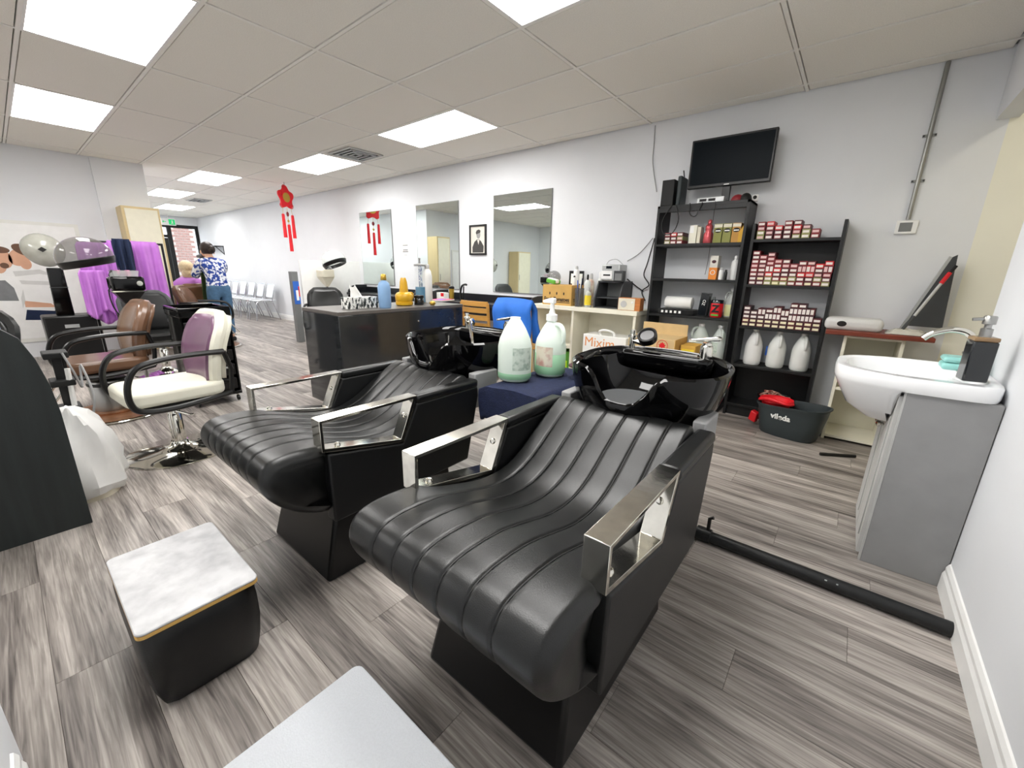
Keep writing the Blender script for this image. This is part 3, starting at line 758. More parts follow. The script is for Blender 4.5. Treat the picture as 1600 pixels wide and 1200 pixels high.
MB().tube([(.02, 0, .01), (.035, 0, .19)], .009, 8).build('prop', 'black_plastic', t, smooth=True)
P = fy(690, 462, YB-.2); t = thing('tissue_pack', 'white and red tissue pack standing on the station behind the white bottle', 'box', (P.x, P.y, SH))
MB().box(-.1, .1, -.05, .05, 0, .09).build('pack', 'paper', t, bevel=.003)
MB().box(-.1, -.05, -.0515, -.05, .04, .088).build('print', 'red_bright', t)
MB().box(.04, .1, -.0515, -.05, .04, .088).build('print', 'red_bright', t)
# wooden chair and blue jacket on a second chair
def slat_chair(label, loc, rz):
    t = thing('slat_chair', label, 'chair', loc, rz)
    for s in (-1, 1):
        MB().tube([(s*.2, -.19, 0), (s*.2, -.20, .45), (s*.21, -.25, .84)], .018, 8).build('back_post', 'wood_light', t, smooth=True)
        MB().tube([(s*.19, .19, 0), (s*.19, .18, .43)], .018, 8).build('front_leg', 'wood_light', t, smooth=True)
    for k, z in enumerate((.58, .67, .755, .83)):
        y = -.20-.05*(z-.45)/.39
        MB().prism([(x, y-.012-.03*(1-(x/.21)**2)) for x in [-.21+.42*i/8 for i in range(9)]]+[(x, y+.008-.03*(1-(x/.21)**2)) for x in [.21-.42*i/8 for i in range(9)]], 'z', z-.026, z+.03).build('slat', 'wood_light', t)
    MB().box(-.21, .21, -.2, .2, .43, .455).build('seat', 'wood_light', t, bevel=.008)
    return t
slat_chair('light wooden slat-back chair in front of the right station', (-3.38, 3.70, 0), 0)
t = slat_chair('wooden chair under the blue quilted jacket', (-2.62, 3.53, 0), math.radians(-6))
J = []
for i in range(17):
    u = -1+i/8; r = []
    for j in range(21):
        v = j/20; L = v*1.0-.5
        z = .925-abs(L)*.84+.010*math.sin(9*u)*math.sin(16*v)*min(1, abs(L)*5); y = (-.245+(-.06 if L < 0 else .075)*min(1, abs(L)*9))+.02*math.sin(6*u+9*v)*min(1, abs(L)*4)
        r.append((u*(.25+.05*abs(L))+.01*math.sin(7*v), y, z-.012*u*u))
    J.append(r)
o = MB().grid(J).build('jacket', 'blue', smooth=80, solid=.03); o.location = (-2.62, 3.53, 0); o.rotation_euler = (0, 0, math.radians(-6)); tag(o, 'blue quilted jacket hung over a wooden chair back', 'jacket')
# partition, poster stand, chair and dryer behind the counter
o = MB().box(-6.985, -6.945, 3.13, YB, 0, 1.31).build('partition_panel', 'white', bevel=.004); tag(o, 'white low partition panel beside the left styling station', 'partition')
P = fx(467, 526, -7.0); t = thing('poster_stand', 'slim upright display with a blue and red picture beside the partition', 'sign', (-7.0, 3.03, 0))
MB().box(-.05, .05, -.05, .05, 0, 1.13).build('post', 'grey_mid', t, bevel=.003)
MB().box(.05, .053, -.045, .05, .62, .98).build('picture', 'blue_print', t)
MB().box(.053, .054, -.01, .03, .68, .84).build('print', 'paper', t)
MB().box(.053, .054, .03, .05, .74, .9).build('print', 'red', t)
# ================================================================== white shelf cabinet with clutter
X0, X1, Y0, ZC = -2.80, -1.575, 3.80, .85
t = thing('white_cabinet', 'white open shelf cabinet between the station and the black bookcase', 'cabinet', ((X0+X1)/2, (Y0+YB)/2, 0)); w = (X1-X0)/2; d = (YB-Y0)/2-.01
MB().box(-w-.01, w+.01, -d-.012, d, ZC-.045, ZC).build('top_board', 'white_paint', t, bevel=.004)
for x in (-w, -.02-.08, w-.025): MB().box(x, x+.025, -d, d, 0, ZC-.045).build('upright', 'white_paint', t)
MB().box(-w+.025, -.1, -d, d, .40, .425).build('shelf', 'white_paint', t)
MB().box(-w+.025, w-.025, -d, d, .05, .075).build('shelf', 'white_paint', t)
MB().box(-w, w, d-.01, d, 0, ZC-.045).build('back_board', 'white_paint', t)
MB().box(-w+.02, w-.02, -d+.02, -d+.035, 0, .05).build('kickboard', 'white_paint', t)
P = fz(950, 560, .2); t = thing('gift_carton', 'white carton with orange lettering inside the white cabinet', 'box', (-1.90, 3.96, .076))
MB().box(-.24, .24, -.13, .13, 0, .50).build('carton', 'paper', t, bevel=.003)
text('Mixim', .14, 'orange_ink', 'lettering', t, (-.05, -.131, .42), FRONT)
MB().tube(spline([(-.05, -.1, .50), (-.06, -.12, .54), (.0, -.12, .56), (.08, -.1, .54), (.1, -.1, .50)], 4), .012, 6).build('strap', 'white', t, smooth=True)
t = thing('green_bag', 'bright green shopping bag on the lower cabinet shelf', 'bag', (-2.42, 3.97, .076))
R = [[((.17-.05*k)*math.cos(a)*(1+.1*math.sin(5*a+k)), (.11-.03*k)*math.sin(a), .27*k) for a in [2*PI*i/24 for i in range(24)]] for k in (0, .2, .4, .6, .8, 1)]
MB().grid(R, closev=True).build('bag_body', 'green', t, smooth=True)
MB().box(-.1, .08, -.118, -.11, .05, .17).build('panel', 'lime', t, bevel=.003)
# clutter on the cabinet
def onw(px, py, z=ZC): return fz(px, py, z)
t = thing('tomato_carton', 'brown cardboard carton printed Fresh Tomatoes on the white cabinet', 'box', (-2.50, 3.965, ZC)); 
a, b = fy(835, 478, 3.83), fy(880, 474, 3.83); wd = .185; hh = .215
MB().box(-wd, wd, -.135, .135, 0, hh).build('carton', 'card', t, bevel=.002)
for k in range(3): MB().prism([(.0+.008*math.cos(q*PI/6), .0+.016*math.sin(q*PI/6)) for q in range(12)], 'y', -.1362, -.135).build('vent_hole', 'ink', t, loc=(-.09+.09*k, 0, .125))
text('Fresh Tomatoes', .06, 'ink', 'lettering', t, (0, -.1356, .062), FRONT, .001, sx=.82, bold=.0015)
MB().box(-.16, .17, -.1362, -.135, .028, .034).build('underline', 'ink', t)
text('Fresh', .05, 'ink', 'lettering', t, (wd+.0005, .0, .10), EAST, bold=.0012); text('Tomatoes', .045, 'ink', 'lettering', t, (wd+.0005, .0, .055), EAST, bold=.0012)
MB().lathe([(0, 0), (.02, 0), (.02, .03), (.0, .034)], 14, T=Matrix.Translation((wd, .0, .15)) @ Matrix.Rotation(PI/2, 4, 'Y') @ Matrix.Diagonal((1, 1, .03, 1))).build('tomato_mark', 'ink', t)
P = Vector((-2.62, 3.93, ZC+hh)); t = thing('snack_pack', 'green and white packet lying on the tomato carton', 'packet', P, math.radians(-15))
MB().box(-.07, .07, -.05, .05, 0, .045, Matrix.Rotation(math.radians(8), 4, 'Y') @ Matrix.Translation((0, 0, .012))).build('packet', 'green', t, bevel=.012)
MB().box(-.075, .075, -.03, .02, .02, .064, Matrix.Rotation(math.radians(8), 4, 'Y')).build('band', 'paper', t, bevel=.01)
P = Vector((-2.70, 4.06, ZC+hh)); t = thing('wig_cap_bag', 'grey netted bag behind the green packet on the carton', 'bag', P)
MB().ell((0, 0, .075), (.085, .07, .075), 20, 12).build('net', 'glass_dark', t, smooth=True)
P = Vector((-2.43, 4.08, ZC+hh)); t = thing('white_card', 'black framed white card leaning on the wall above the carton', 'picture', P)
MB().box(-.09, .09, .02, .035, 0, .15).build('frame', 'black_plastic', t); MB().box(-.065, .08, .017, .02, .012, .12).build('card', 'paper', t)
def bottle(label, P, h, r, mat, cap='white', capr=.5, group=None, lmat=None, sh=.72):
    t = thing('bottle', label, 'bottle', P, 0, group)
    MB().lathe([(0, 0), (r*.92, 0), (r, .006), (r, h*sh), (r*.8, h*(sh+.07)), (r*capr*.8, h*(sh+.12))], 20).build('bottle_body', mat, t, smooth=50)
    MB().lathe([(r*capr, h*(sh+.1)), (r*capr, h*.95), (r*capr*.7, h), (0, h)], 16).build('cap', cap, t, smooth=50)
    if lmat: MB().lathe([(r*1.01, h*.12), (r*1.01, h*sh*.85)], 20).build('label_sticker', lmat, t, smooth=True)
    return t
ZS = ZC+hh
bottle('clear white spray bottle on the carton beside the card', (-2.38, 4.02, ZS), .20, .032, 'white', 'grey_light')
bottle('small black-capped white bottle right of the spray bottle', (-2.35, 3.93, ZS), .10, .022, 'white', 'black_plastic')
t = thing('acrylic_cup', 'dark clear tumbler holding combs beside the tomato carton', 'cup', (-2.235, 3.855, ZC))
MB().lathe([(0, 0), (.042, 0), (.05, .19), (.048, .19), (.04, .006), (0, .006)], 24).build('cup', 'glass_dark', t, smooth=50)
for k, (dx, m) in enumerate(((-.02, 'blue_print'), (.015, 'navy_cloth'), (.0, 'white'))): MB().tube([(dx*.5, 0, .01), (dx*1.4, .01*k, .27+.02*k)], .006, 6).build('comb', m, t)
bottle('clear bottle with a yellow and white label beside the tumbler', (-2.13, 3.855, ZC), .20, .034, 'plastic_clear', 'grey_light', .4, lmat='yellow_label')
bottle('white pump bottle with black tip behind the clear bottle', (-2.215, 3.98, ZC), .33, .035, 'jug_white', 'black_plastic', .35)
bottle('white plastic bottle just left of the silver device', (-2.13, 4.10, ZC), .36, .032, 'jug_white', 'white', .5)
bottle('mottled pink bottle behind the tumbler', (-2.24, 4.10, ZC), .34, .036, 'label_flower', 'grey_light', .5)
t = thing('paper_organizer', 'dark grey open desk organizer on the white cabinet', 'organizer', (-1.93, 4.0, ZC))
for x in (-.14, .13): MB().prism([(-.13, 0), (.15, 0), (.15, .27), (-.06, .27), (-.13, .10)], 'x', x, x+.014).build('side', 'grey_dark', t)
MB().box(-.14, .144, .136, .15, 0, .27).build('back', 'grey_mid', t)
MB().box(-.126, .13, -.1, .136, .10, .11).build('shelf', 'grey_dark', t); MB().box(-.126, .13, -.12, .136, 0, .01).build('shelf', 'grey_dark', t)
MB().box(-.126, .13, -.05, .136, .255, .27).build('top', 'grey_dark', t)
t = thing('label_printer', 'silver and white printer standing on the grey organizer', 'printer', (-1.93, 4.0, ZC+.271))
MB().box(-.10, .10, -.08, .09, 0, .16).build('housing', 'silver', t, bevel=.012)
MB().box(-.10, .02, -.084, -.08, .02, .10).build('front_plate', 'white', t, bevel=.002)
MB().box(-.075, .0, -.087, -.084, .05, .065).build('slot', 'ink', t); MB().box(-.05, .01, -.084, -.079, .12, .145).build('display', 'screen', t)
MB().tube(spline([(-.09, 0, .16), (-.06, 0, .20), (.02, 0, .21), (.09, 0, .16)], 5), .004, 6).build('handle', 'silver', t, smooth=True)
t = thing('card_holder', 'small black box stand in front of the silver printer', 'box', (-1.82, 3.90, ZC+.271))
MB().box(-.05, .05, -.03, .03, 0, .10).build('shell', 'grey_dark', t, bevel=.004); MB().box(-.035, .035, -.032, -.03, .01, .075).build('pocket', 'grey_mid', t)
t = thing('radio', 'cream radio with a wooden side on the white cabinet end', 'radio', (-1.67, 3.88, ZC), math.radians(3))
MB().box(-.11, .11, -.05, .06, 0, .12).build('case', 'radio_wood', t, bevel=.004)
MB().box(-.105, .06, -.056, -.05, .005, .115).build('front', 'cream_plastic', t, bevel=.003)
MB().lathe([(0, .003), (.03, .003), (.032, 0)], 24, T=Matrix.Translation((-.05, -.056, .06)) @ Matrix.Rotation(PI/2, 4, 'X')).build('speaker', 'grey_light', t, smooth=True)
MB().lathe([(.0, .006), (.009, .006), (.01, 0)], 14, T=Matrix.Translation((.035, -.056, .08)) @ Matrix.Rotation(PI/2, 4, 'X')).build('knob', 'white', t, smooth=True)
# cardboard carton in front of the bookcase
P = fz(1035, 575, .35); t = thing('maple_carton', 'open cardboard carton with a red leaf mark behind the front bowl', 'box', (-1.27, 3.60, 0))
HC = fy(1028, 529, 3.44).z; HF = fy(1028, 504, 3.755).z
MB().box(-.20, .20, -.16, .16, 0, HC).build('carton', 'card_pale', t, bevel=.003)
MB().box(-.20, .20, .155, .16, HC, HF).build('flap', 'card_pale', t); MB().box(.20, .205, -.16, .16, HC-.2, HC).build('flap', 'card', t)
st = [(0, .062), (.014, .034), (.034, .042), (.03, .018), (.06, .012), (.04, -.006), (.046, -.03), (.012, -.026), (.005, -.055), (-.005, -.055), (-.012, -.026), (-.046, -.03), (-.04, -.006), (-.06, .012), (-.03, .018), (-.034, .042), (-.014, .034)]
MB().prism([(a*.55, b*.55) for a, b in st], 'y', -.1615, -.16).build('leaf_mark', 'red', t, loc=(.10, 0, HC-.055))
MB().tube([(.045*math.cos(2*PI*k/24), -.161, .045*math.sin(2*PI*k/24)) for k in range(24)], .0025, 5, True).build('leaf_ring', 'red', t, loc=(.10, 0, HC-.055))
t = thing('yellow_carton', 'small yellow cardboard box right of the open carton', 'box', (-.995, 3.66, 0))
MB().box(-.06, .06, -.1, .1, 0, HC-.05).build('carton', 'card_yellow', t, bevel=.003)
MB().box(-.05, .05, -.101, -.1, HC-.2, HC-.08).build('print', 'yellow_label', t)
# ================================================================== black bookcases
def bookcase(label, x0, x1, y0, ztop, levels, backs, side_top=None, th=.022):
    t = thing('bookcase', label, 'bookcase', ((x0+x1)/2, (y0+YB)/2-.006, 0)); w = (x1-x0)/2; d = (YB-.012-y0)/2
    for s in (-1, 1): MB().box(s*w-(th if s > 0 else 0), s*w+(0 if s > 0 else th), -d, d, 0, side_top or ztop).build('side', 'black_wood', t, bevel=.0015)
    for z in levels: MB().box(-w+th, w-th, -d, d, z-th, z).build('shelf', 'black_wood', t, bevel=.0015)
    if not side_top: MB().box(-w, w, -d, d, ztop-th, ztop+.0).build('top', 'black_wood', t, bevel=.0015); MB().box(-w+th, w-th, -d, -d+.014, ztop-.055, ztop-th).build('top_rail', 'black_wood', t)
    for z0, z1, m in backs: MB().box(-w+th, w-th, d-.006, d, z0, z1).build('back_panel', m, t)
    MB().box(-w+th, w-th, -d+.03, -d+.045, 0, levels[-1]-th).build('kickboard', 'black_wood', t)
    return t
B1X0, B1X1, B1Y = -1.50, -.762, 3.88
L1 = [1.46, 1.16, .84, .46, .08]
bookcase('tall black bookcase carrying the monitor', B1X0, B1X1, B1Y, 1.78, L1, [(.0, .46, 'black_wood')])
B2X0, B2X1, B2Y = -.725, -.125, 3.92
L2 = [1.48, 1.13, .79, .46, .11]
bookcase('lower black bookcase packed with hair dye boxes', B2X0, B2X1, B2Y, 1.60, L2, [(1.13, 1.46, 'black_wood'), (.0, .11, 'black_wood'), (.11, .44, 'black_wood')], side_top=1.60)
# hair dye boxes
BW, BH, BD = .0525, .033, .15
dye = {}
ORD = ['first', 'second', 'third', 'fourth', 'fifth', 'sixth', 'seventh', 'eighth', 'ninth', 'tenth']
CN = {'dark_red': 'dark red', 'red': 'bright red', 'maroon': 'maroon', 'plum': 'plum', 'lime_box': 'olive'}
def dyelabel(mat, c, r, up, where): return '%s %sdye box, %s column from left, %s layer up, %s' % (CN[mat], ('', 'upright left ', 'upright right ')[up], ORD[c], ORD[r], where)
def dyebox(x, z, y, mat, lmat, upright, label, group):
    key = (mat, lmat, upright)
    if key not in dye:
        w, h = (BH, BW) if upright else (BW, BH)
        me = MB().box(-w/2+.0008, w/2-.0008, 0, BD, 0, h-.0008).mesh('dye_box', mat)
        lm = MB().box(-w/2+.0055, w/2-.0075, -.0006, 0, .006, h-.0095).mesh('end_label', lmat)
        dye[key] = (me, lm)
    me, lm = dye[key]
    o = bpy.data.objects.new('dye_box', me); COL.objects.link(o); o.location = (x, y, z); tag(o, label, 'box', group)
    l = bpy.data.objects.new('end_label', lm); COL.objects.link(l); l.parent = o
    return o
rn = random.Random(5)
def stack(x0, x1, z, y, heights, mats, labels, uprow, label, group):
    n = len(heights); step = (x1-x0)/n
    for c in range(n):
        x = x0+step*(c+.5); zz = z
        r = 0
        while r < heights[c]:
            m = mats(r); lm = labels(r)
            if r in uprow and c not in (0, 1) and rn.random() < .8:
                dyebox(x-step*.25, zz, y+rn.uniform(0, .006), m, lm, True, dyelabel(m, c, r, 1, label), group)
                m = mats(r); dyebox(x+step*.25, zz, y+rn.uniform(0, .006), m, labels(r), True, dyelabel(m, c, r, 2, label), group)
                zz += BW
            else:
                dyebox(x, zz, y+rn.uniform(0, .008), m, lm, False, dyelabel(m, c, r, 0, label), group); zz += BH
            r += 1
red = lambda r: rn.choice(['dark_red', 'dark_red', 'maroon', 'red'] if r > 1 else ['maroon', 'dark_red', 'lime_box'])
pm('lime_box', (150, 148, 92), .5)
lab1 = lambda r: rn.choice(['box_label', 'sticker_pink', 'box_label'])
lab2 = lambda r: rn.choice(['box_label_warm', 'box_label']) if r < 2 else rn.choice(['sticker_pink', 'box_label'])
lab3 = lambda r: 'box_label_warm' if r < 2 else 'box_label'
plum = lambda r: rn.choice(['plum', 'plum', 'maroon'])
xa, xb = B2X0+.03, B2X1-.03
stack(xa, xa+.42, L2[0]+.0005, B2Y+.012, [4, 4, 3, 4, 4, 3, 2], red, lab1, (), 'top shelf', 'dye boxes on the top shelf')
stack(xa, xb, L2[1]+.0005, B2Y+.012, [8, 7, 7, 6, 6, 5, 5, 5, 5, 5], red, lab2, (3,), 'second shelf', 'dye boxes on the middle shelf')
stack(xa, xb, L2[2]+.0005, B2Y+.012, [5, 4, 4, 4, 4, 4, 5, 5, 4, 3], plum, lab3, (2, 3), 'third shelf', 'dye boxes on the lower shelf')
stack(B1X0+.07, B1X0+.235, L1[0]+.0005, B1Y+.05, [3, 3, 3], red, lab1, (), 'tall bookcase', 'dye boxes on the tall bookcase')
# jugs on the lower bookcase
for i, (x, lm, lb) in enumerate(((-.585, 'jug_milk', 'cloudy white jug, leftmost of three on the lower bookcase'), (-.415, 'jug_white', 'white jug with a blue label, middle of three on the bookcase'), (-.245, 'jug_white', 'white jug nearest the bookcase right side, rightmost of three'))):
    j = jug(lb, (x, 4.02, L2[3]+.001), math.radians(-70), .30, .073, lm, None, None, 'white')
    if i == 1:
        MB().box(-.04, .02, -.0, .002, .08, .16).build('label_sticker', 'blue_print', j, loc=(0, -.0, 0), rot=(0, 0, math.radians(70))).location = (math.sin(math.radians(-70))*.0-.066, -.025, 0)
t = thing('straw_basket', 'black tray heaped with pinkish curl papers on the bookcase floor', 'tray', (-.36, 4.03, L2[4]+.001))
MB().lathe([(0, 0), (.1, 0), (.14, .1), (.135, .1), (.095, .008), (0, .008)], 24, sy=.75).build('tray', 'black_plastic', t, smooth=50)
for k in range(26):
    a, r = rn.uniform(0, 6.28), rn.uniform(0, .09); p = Vector((r*math.cos(a)-.02, r*.7*math.sin(a), .085+.06*(1-r/.09)*rn.random()))
    q = Vector((rn.uniform(-.05, .05), rn.uniform(-.03, .03), rn.uniform(-.01, .03)))
    MB().tube([p-q, p+Vector((0, 0, .012)), p+q], .006, 5).build('curl_paper', 'straw', t)
# things in the tall bookcase
z = L1[0]
P = (-1.19, 4.0, z); t = thing('white_carton', 'narrow white carton beside the pink bottle on the tall bookcase', 'box', P)
MB().box(-.03, .03, -.05, .05, 0, .155).build('carton', 'white_paint', t, bevel=.002); MB().box(-.028, .005, -.051, -.05, .09, .15).build('label_sticker', 'paper', t)
MB().box(.034, .062, -.045, .05, 0, .14).build('carton', 'cream_plastic', t, bevel=.002)
pm('pink_metal', (196, 84, 90), .3, .4)
lathe_thing('pink_bottle', 'metallic pink bottle on the tall bookcase upper shelf', 'bottle', (-1.068, 3.98, z), [('bottle_body', 'pink_metal', [(0, 0), (.035, 0), (.038, .01), (.038, .08), (.026, .10), (.03, .115), (.03, .145), (.015, .16), (.013, .17)], None), ('cap', 'pink_metal', [(.016, .165), (.016, .19), (.01, .195), (0, .195)], None)])
pm('olive_box', (138, 138, 70), .5); pm('ochre_box', (190, 140, 60), .5)
for i, (x, m, lb) in enumerate(((-.985, 'olive_box', 'olive tea carton, leftmost of three with black ovals'), (-.915, 'olive_box', 'olive tea carton, middle of three with black ovals'), (-.845, 'ochre_box', 'ochre tea carton, rightmost of three with black ovals'))):
    t = thing('tea_carton', lb, 'box', (x, 4.0, z), group='tea cartons')
    MB().box(-.032, .032, -.06, .06, 0, .155).build('carton', m, t, bevel=.001)
    MB().box(-.031, .031, -.0608, -.06, .125, .15).build('band', 'cream_plastic', t)
    MB().prism([(.026*math.cos(2*PI*q/20), .1+.017*math.sin(2*PI*q/20)) for q in range(20)], 'y', -.0612, -.06).build('oval', 'ink', t)
    MB().box(-.02, .02, -.0618, -.0612, .094, .103).build('band', 'paper', t)
t = thing('yellow_sachet', 'yellow sachet leaning against the ochre tea carton', 'packet', (-.802, 3.925, z))
MB().prism([(-.018, 0), (.018, 0), (.018, .09), (.012, .135), (-.018, .08)], 'y', -.006, .006).build('sachet', 'yellow', t)
z = L1[1]
t = thing('orange_carton', 'orange and white carton on the tall bookcase middle shelf', 'box', (-.985, 4.0, z))
pm('orange', (232, 140, 50), .5)
MB().box(-.032, .032, -.045, .045, 0, .10).build('carton', 'orange', t, bevel=.001); MB().box(-.032, .032, -.045, .045, .10, .20).build('carton_top', 'photo_light', t, bevel=.001)
MB().tube([(.018*math.cos(2*PI*k/20), -.046, .06+.018*math.sin(2*PI*k/20)) for k in range(20)], .003, 5, True).build('ring_mark', 'paper', t)
MB().ell((0, -.046, .15), (.018, .003, .014), 12, 6).build('mark', 'plum', t)
bottle('small white bottle beside the orange carton', (-.92, 3.97, z), .10, .018, 'white', 'grey_light')
bottle('small black bottle beside the orange carton', (-.882, 3.965, z), .085, .014, 'black_plastic', 'black_plastic', .7)
bottle('white spray bottle at the right of the middle shelf', (-.83, 4.02, z), .20, .03, 'white', 'white', .45)
z = L1[2]
t = thing('towel_roll', 'white paper roll lying on a black tray in the tall bookcase', 'roll', (-1.25, 4.0, z+.048))
MB().lathe([(.02, -.12), (.05, -.12), (.055, -.115), (.055, .115), (.05, .12), (.02, .12)], 28, T=Matrix.Translation((0, 0, .056)) @ Matrix.Rotation(PI/2, 4, 'Y')).build('roll', 'paper', t, smooth=50)
t = thing('clip_tray', 'black tray of clips under the white roll', 'tray', (-1.25, 4.0, z))
MB().box(-.16, .16, -.08, .08, 0, .047).build('tray', 'black_plastic', t, bevel=.003)
for k in range(5): MB().box(-.13+.04*k, -.11+.04*k, -.082, -.08, .012, .034).build('clip', 'paper', t)
t = thing('black_carton', 'tilted black carton with white print beside the paper roll', 'box', (-1.03, 4.0, z), 0)
MB().box(-.034, .034, -.05, .05, 0, .20, Matrix.Translation((0, 0, .003)) @ Matrix.Rotation(math.radians(4), 4, 'Y')).build('carton', 'soap_dark', t, bevel=.001)
text('ZO', .035, 'paper', 'lettering', t, (.012, -.052, .12), (PI/2, math.radians(-80), 0))
bottle('grey bottle behind the black carton', (-.965, 4.05, z), .17, .028, 'grey_mid', 'grey_mid', .5)
t = thing('red_tub', 'red plastic tub with bold print on the tall bookcase', 'tub', (-.915, 3.985, z))
MB().lathe([(0, 0), (.045, 0), (.05, .01), (.05, .12), (.046, .125)], 24).build('tub', 'red_bright', t, smooth=50)
MB().lathe([(.051, .12), (.051, .145), (.045, .15), (0, .15)], 24).build('lid', 'soap_dark', t, smooth=50)
text('Z', .085, 'ink', 'lettering', t, (.0, -.0512, .072), FRONT, bold=.004); MB().box(-.03, .03, -.0515, -.049, .012, .028).build('print', 'green', t)
pm('yellow_liquid', (214, 216, 160), .3)
jug('clear plastic jug with yellowish liquid, upper jug of the tall bookcase', (-.82, 4.04, z+.001), math.radians(200), .235, .048, 'plastic_clear', ('yellow_liquid', .11), None, 'white')
z = L1[3]
j = jug('white jug with an open handle and yellow label behind the faucet', (-1.02, 4.0, z+.001), math.radians(180), .30, .075, 'jug_plastic', ('yellow_label', .10), None, 'white')
jug('white jug with a floral label at the tall bookcase edge', (-.86, 4.0, z+.001), math.radians(-60), .30, .07, 'jug_plastic', None, 'label_paper', 'white', lface=(.5, -.9))
# ================================================================== monitor and gear on the tall bookcase
zt = 1.78
a, b, c = fy(1084, 215, 3.98), fy(1219, 200, 3.98), fy(1204, 285, 3.98)
cx = -.985; mw_, mh = .315, .19
t = thing('monitor', 'black flat screen monitor on the tall bookcase', 'monitor', (cx, 3.99, zt), math.radians(0))
pan = MB().box(-mw_, mw_, 0, .045, .135, .135+2*mh).build('housing', 'black_plastic', t, bevel=.006)
MB().box(-mw_+.016, mw_-.016, -.001, .0, .16, .135+2*mh-.015).build('screen', 'screen', t)
MB().box(-.02, .02, -.0012, 0, .143, .151).build('logo', 'paper', t)
MB().box(-.03, .03, .02, .05, .02, .2).build('neck', 'black_plastic', t, bevel=.003)
MB().lathe([(0, 0), (.12, 0), (.12, .008), (.04, .02), (0, .022)], 28, (0, .03, 0), sy=.7).build('foot', 'black_plastic', t, smooth=50)
t = thing('loudspeaker', 'black speaker box at the left end of the bookcase top', 'speaker', (-1.44, 4.0, zt))
MB().box(-.05, .06, -.1, .1, 0, .215).build('cabinet', 'black_plastic', t, bevel=.006)
MB().box(-.045, .055, -.103, -.1, .01, .205).build('grille', 'black_matte', t)
t = thing('router', 'slim black upright router with an antenna beside the speaker', 'router', (-1.345, 4.0, zt))
MB().box(-.018, .018, -.085, .085, 0, .24).build('shell', 'charcoal', t, bevel=.01)
MB().tube([(.0, .03, .235), (-.012, .02, .30)], .005, 8).build('antenna', 'black_plastic', t, smooth=True)
t = thing('receiver', 'grey metal box in front of the monitor foot', 'electronics', (-1.05, 3.915, zt))
MB().box(-.12, .09, -.035, .03, 0, .04).build('case', 'silver', t, bevel=.003)
for x in (-.1, -.03): MB().box(x, x+.055, -.0365, -.035, .01, .03).build('vent', 'ink', t)
t = thing('cap_pile', 'red and black cap bundle at the right end of the bookcase top', 'cap', (-.84, 3.93, zt))
MB().ell((-.03, 0, .0), (.05, .045, .05), 16, 8, z0=0).build('cap_crown', 'dark_red', t, smooth=True)
MB().ell((.03, .0, .0), (.045, .05, .055), 16, 8, z0=0).build('cap_crown', 'black_matte', t, smooth=True)
t = thing('white_charger', 'white and black gadget on the bookcase top corner', 'gadget', (-.775+.01, 4.03, zt), .2)
MB().box(-.02, .025, -.03, .03, 0, .05).build('shell', 'white', t, bevel=.008); MB().lathe([(0, .002), (.014, .002), (.014, 0)], 14, T=Matrix.Translation((0, -.03, .028)) @ Matrix.Rotation(PI/2, 4, 'X')).build('lens', 'ink', t)
def cable(label, pts, r=.004, mat='cable', n=5):
    o = MB().tube(spline(pts, n), r, 6).build('cable', mat, smooth=True); tag(o, label, 'cable'); return o
cable('black cable looping down the left of the tall bookcase', [(-1.37, 3.868, 1.785), (-1.44, 3.866, 1.66), (-1.42, 3.864, 1.55), (-1.34, 3.864, 1.55), (-1.30, 3.866, 1.66), (-1.34, 3.868, 1.785)])
cable('short black cable loop under the bookcase top', [(-1.22, 3.868, 1.785), (-1.21, 3.864, 1.70), (-1.16, 3.864, 1.68), (-1.12, 3.868, 1.785)])
cable('thin dark cable hanging from the receiver box', [(-1.02, 3.868, 1.785), (-1.015, 3.862, 1.6), (-1.01, 3.862, 1.35), (-1.02, 3.862, 1.2)], .002)
cable('grey wire running down the wall left of the monitor', [fy(1024, 196, YB-.006), fy(1022, 225, YB-.006), fy(1020, 255, YB-.006), fy(1026, 300, YB-.006)], .004, 'cable_grey')
cable('grey wire sloping from the bookcase to the silver printer', [fy(1020, 372, YB-.01), fy(1000, 395, YB-.01), fy(980, 408, YB-.01)], .004, 'cable_grey')
cable('tangled black cable hanging beside the tall bookcase', [fy(1023, 372, YB-.02), fy(1012, 410, YB-.03), fy(1006, 430, YB-.02), fy(1014, 445, YB-.04), fy(1003, 455, YB-.03), fy(1008, 470, YB-.05)], .006)
cable('black cable from the organizer to the bookcase side', [fy(980, 436, YB-.02), fy(995, 448, YB-.02), fy(1005, 455, YB-.02)], .006)
# ================================================================== right side: vanity, thermostat, bucket, shelf board
V0 = 2.17; V1 = 2.68
t = thing('vanity_unit', 'grey vanity cabinet with white washbasin on the right wall', 'vanity', (XR-.003, V0, 0))
MB().box(-.255, -.0, 0, V1-V0, .0, .77).build('body', 'grey_vanity', t, bevel=.002)
for k in range(2):
    y0 = .012+k*.25; d = MB().box(-.275, -.256, y0, y0+.236, .03, .75).build('door', 'grey_light', t, bevel=.002)
    MB().box(-.279, -.275, y0+.05, y0+.186, .09, .69).build('door_panel', 'grey_light', d, bevel=.002)
    ky = y0+.21 if k == 0 else y0+.03
    MB().lathe([(.006, 0), (.006, .012), (.014, .016), (.015, .026), (.0, .032)], 14, T=Matrix.Translation((-.275, ky, .57)) @ Matrix.Rotation(-PI/2, 4, 'Y')).build('knob', 'chrome', d, smooth=True)
MB().box(-.262, -.255, .0, .02, 0, .77).build('edge_strip', 'grey_light', t)
